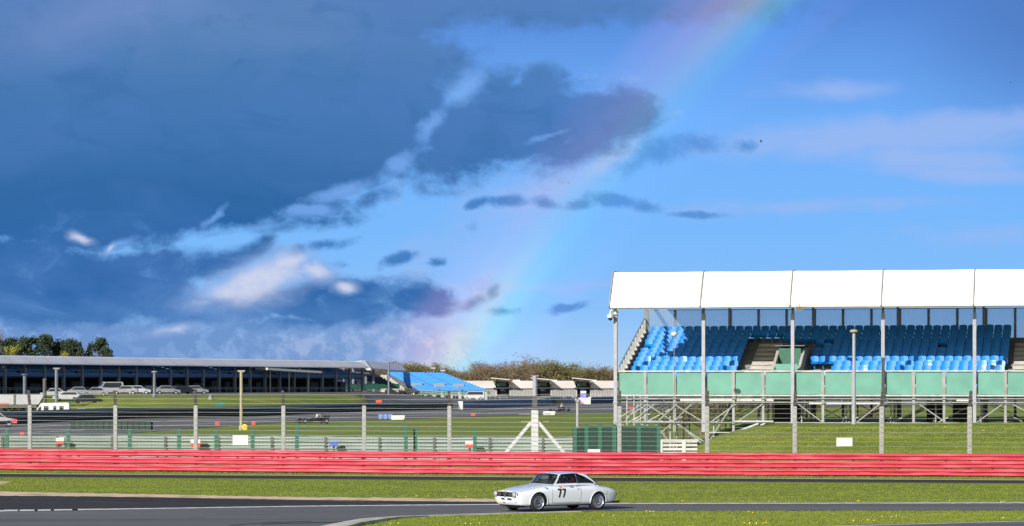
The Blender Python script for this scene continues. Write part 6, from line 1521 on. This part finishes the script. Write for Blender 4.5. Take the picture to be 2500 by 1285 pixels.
for px in (48, 96, 140, 205): tree('bare', px, D + 12, TH(846), 10, 'brownish tree low among the dark evergreens behind the long stand', 'brown trees among the evergreens', 'bare_tree')
prof = [(740, 893), (828, 889), (900, 893), (990, 886), (1040, 891), (1080, 892), (1115, 899), (1150, 893), (1190, 886), (1240, 893), (1288, 876), (1316, 879), (1355, 884), (1420, 896), (1460, 892), (1500, 898), (1560, 892), (1750, 894)]
px = 560; prof = [(a, b + 2.5) for a, b in prof]
while px < 1790:
    D = rt.choice((960, 1000, 1040, 1090)); py = interp(px, prof) + 2 + rt.gauss(0, 5.5); H = wz(py, D) - g(px, D)
    kd = 'bud' if (rt.random() < .25 or 1395 < px < 1425 or 985 < px < 1050) else 'bare'
    if 1360 < px < 1400: kd = 'bud'
    tree(kd, px, D, H * 1.03, H * rt.uniform(1.3, 1.9), 'budding olive-green tree in the distant wood behind the pit building' if kd == 'bud' else 'bare brown tree in the distant wood behind the pit building', 'olive trees of the distant wood' if kd == 'bud' else 'bare brown trees of the distant wood', 'budding_tree' if kd == 'bud' else 'bare_tree')
    px += rt.uniform(7, 13)
for px in range(-420, -10, 34):
    tree('pine' if rt.random() < .6 else 'bare', px, 720 + rt.uniform(-15, 25), rt.uniform(12, 16), rt.uniform(9, 13), 'tree behind the long stand beyond the left edge of the picture', 'trees beyond the left edge')
# undergrowth of the wood: one mass
mb = MB(); r = random.Random(9)
for i in range(15000):
    px = r.uniform(540, 1800); D = r.uniform(985, 1060); base = g(px, D); H = (wz(interp(px, prof), D) - base) * (.55 + .1 * math.sin(px * .07) + .08 * math.sin(px * .19 + 1))
    c = Vector((wx(px, D), D, base + H * r.random() ** .8)); s = r.uniform(.25, .6); n_ = Vector((r.gauss(0, 1), r.gauss(0, 1), r.gauss(0, .6))).normalized(); a = n_.orthogonal().normalized() * s; b = n_.cross(a).normalized() * s * .8; mb.add([c - a, c - b, c + a, c + b], [(0, 1, 2, 3)])
tag(mb.build('wood_undergrowth', M['twig_under'], fix=False), kind='stuff')
# shrubs under and behind the stand, hedge behind the tyre barrier
for i, (px, D, H, w_) in enumerate(((1625, 205, 2.6, 4.2), (1668, 212, 2.9, 4.5), (1712, 206, 2.4, 4.4), (1760, 212, 2.7, 4.6), (1806, 206, 2.3, 4.2), (1850, 214, 2.4, 4.4), (1980, 222, 1.9, 3.5), (2120, 225, 1.7, 3.5))):
    tree('bare' if i % 2 else 'bud', px, D, H, w_, 'brown leafless shrub seen through the scaffolding under the grandstand', 'shrubs behind the grandstand scaffolding', 'shrub')
mb = MB(); r = random.Random(19)
for i in range(2600):
    px = r.uniform(-120, 90); D = 398 + r.uniform(0, 3); c = Vector((wx(px, D), D, r.uniform(.1, 1.25))); s = .16; n_ = Vector((r.gauss(0, 1), r.gauss(0, 1), r.gauss(0, 1))).normalized(); a = n_.orthogonal().normalized() * s; b = n_.cross(a).normalized() * s; mb.add([c - a, c - b, c + a, c + b], [(0, 1, 2, 3)])
tag(mb.build('hedge', M['hedge'], fix=False), 'low brown-green hedge behind the white minibus at the left edge', 'hedge')
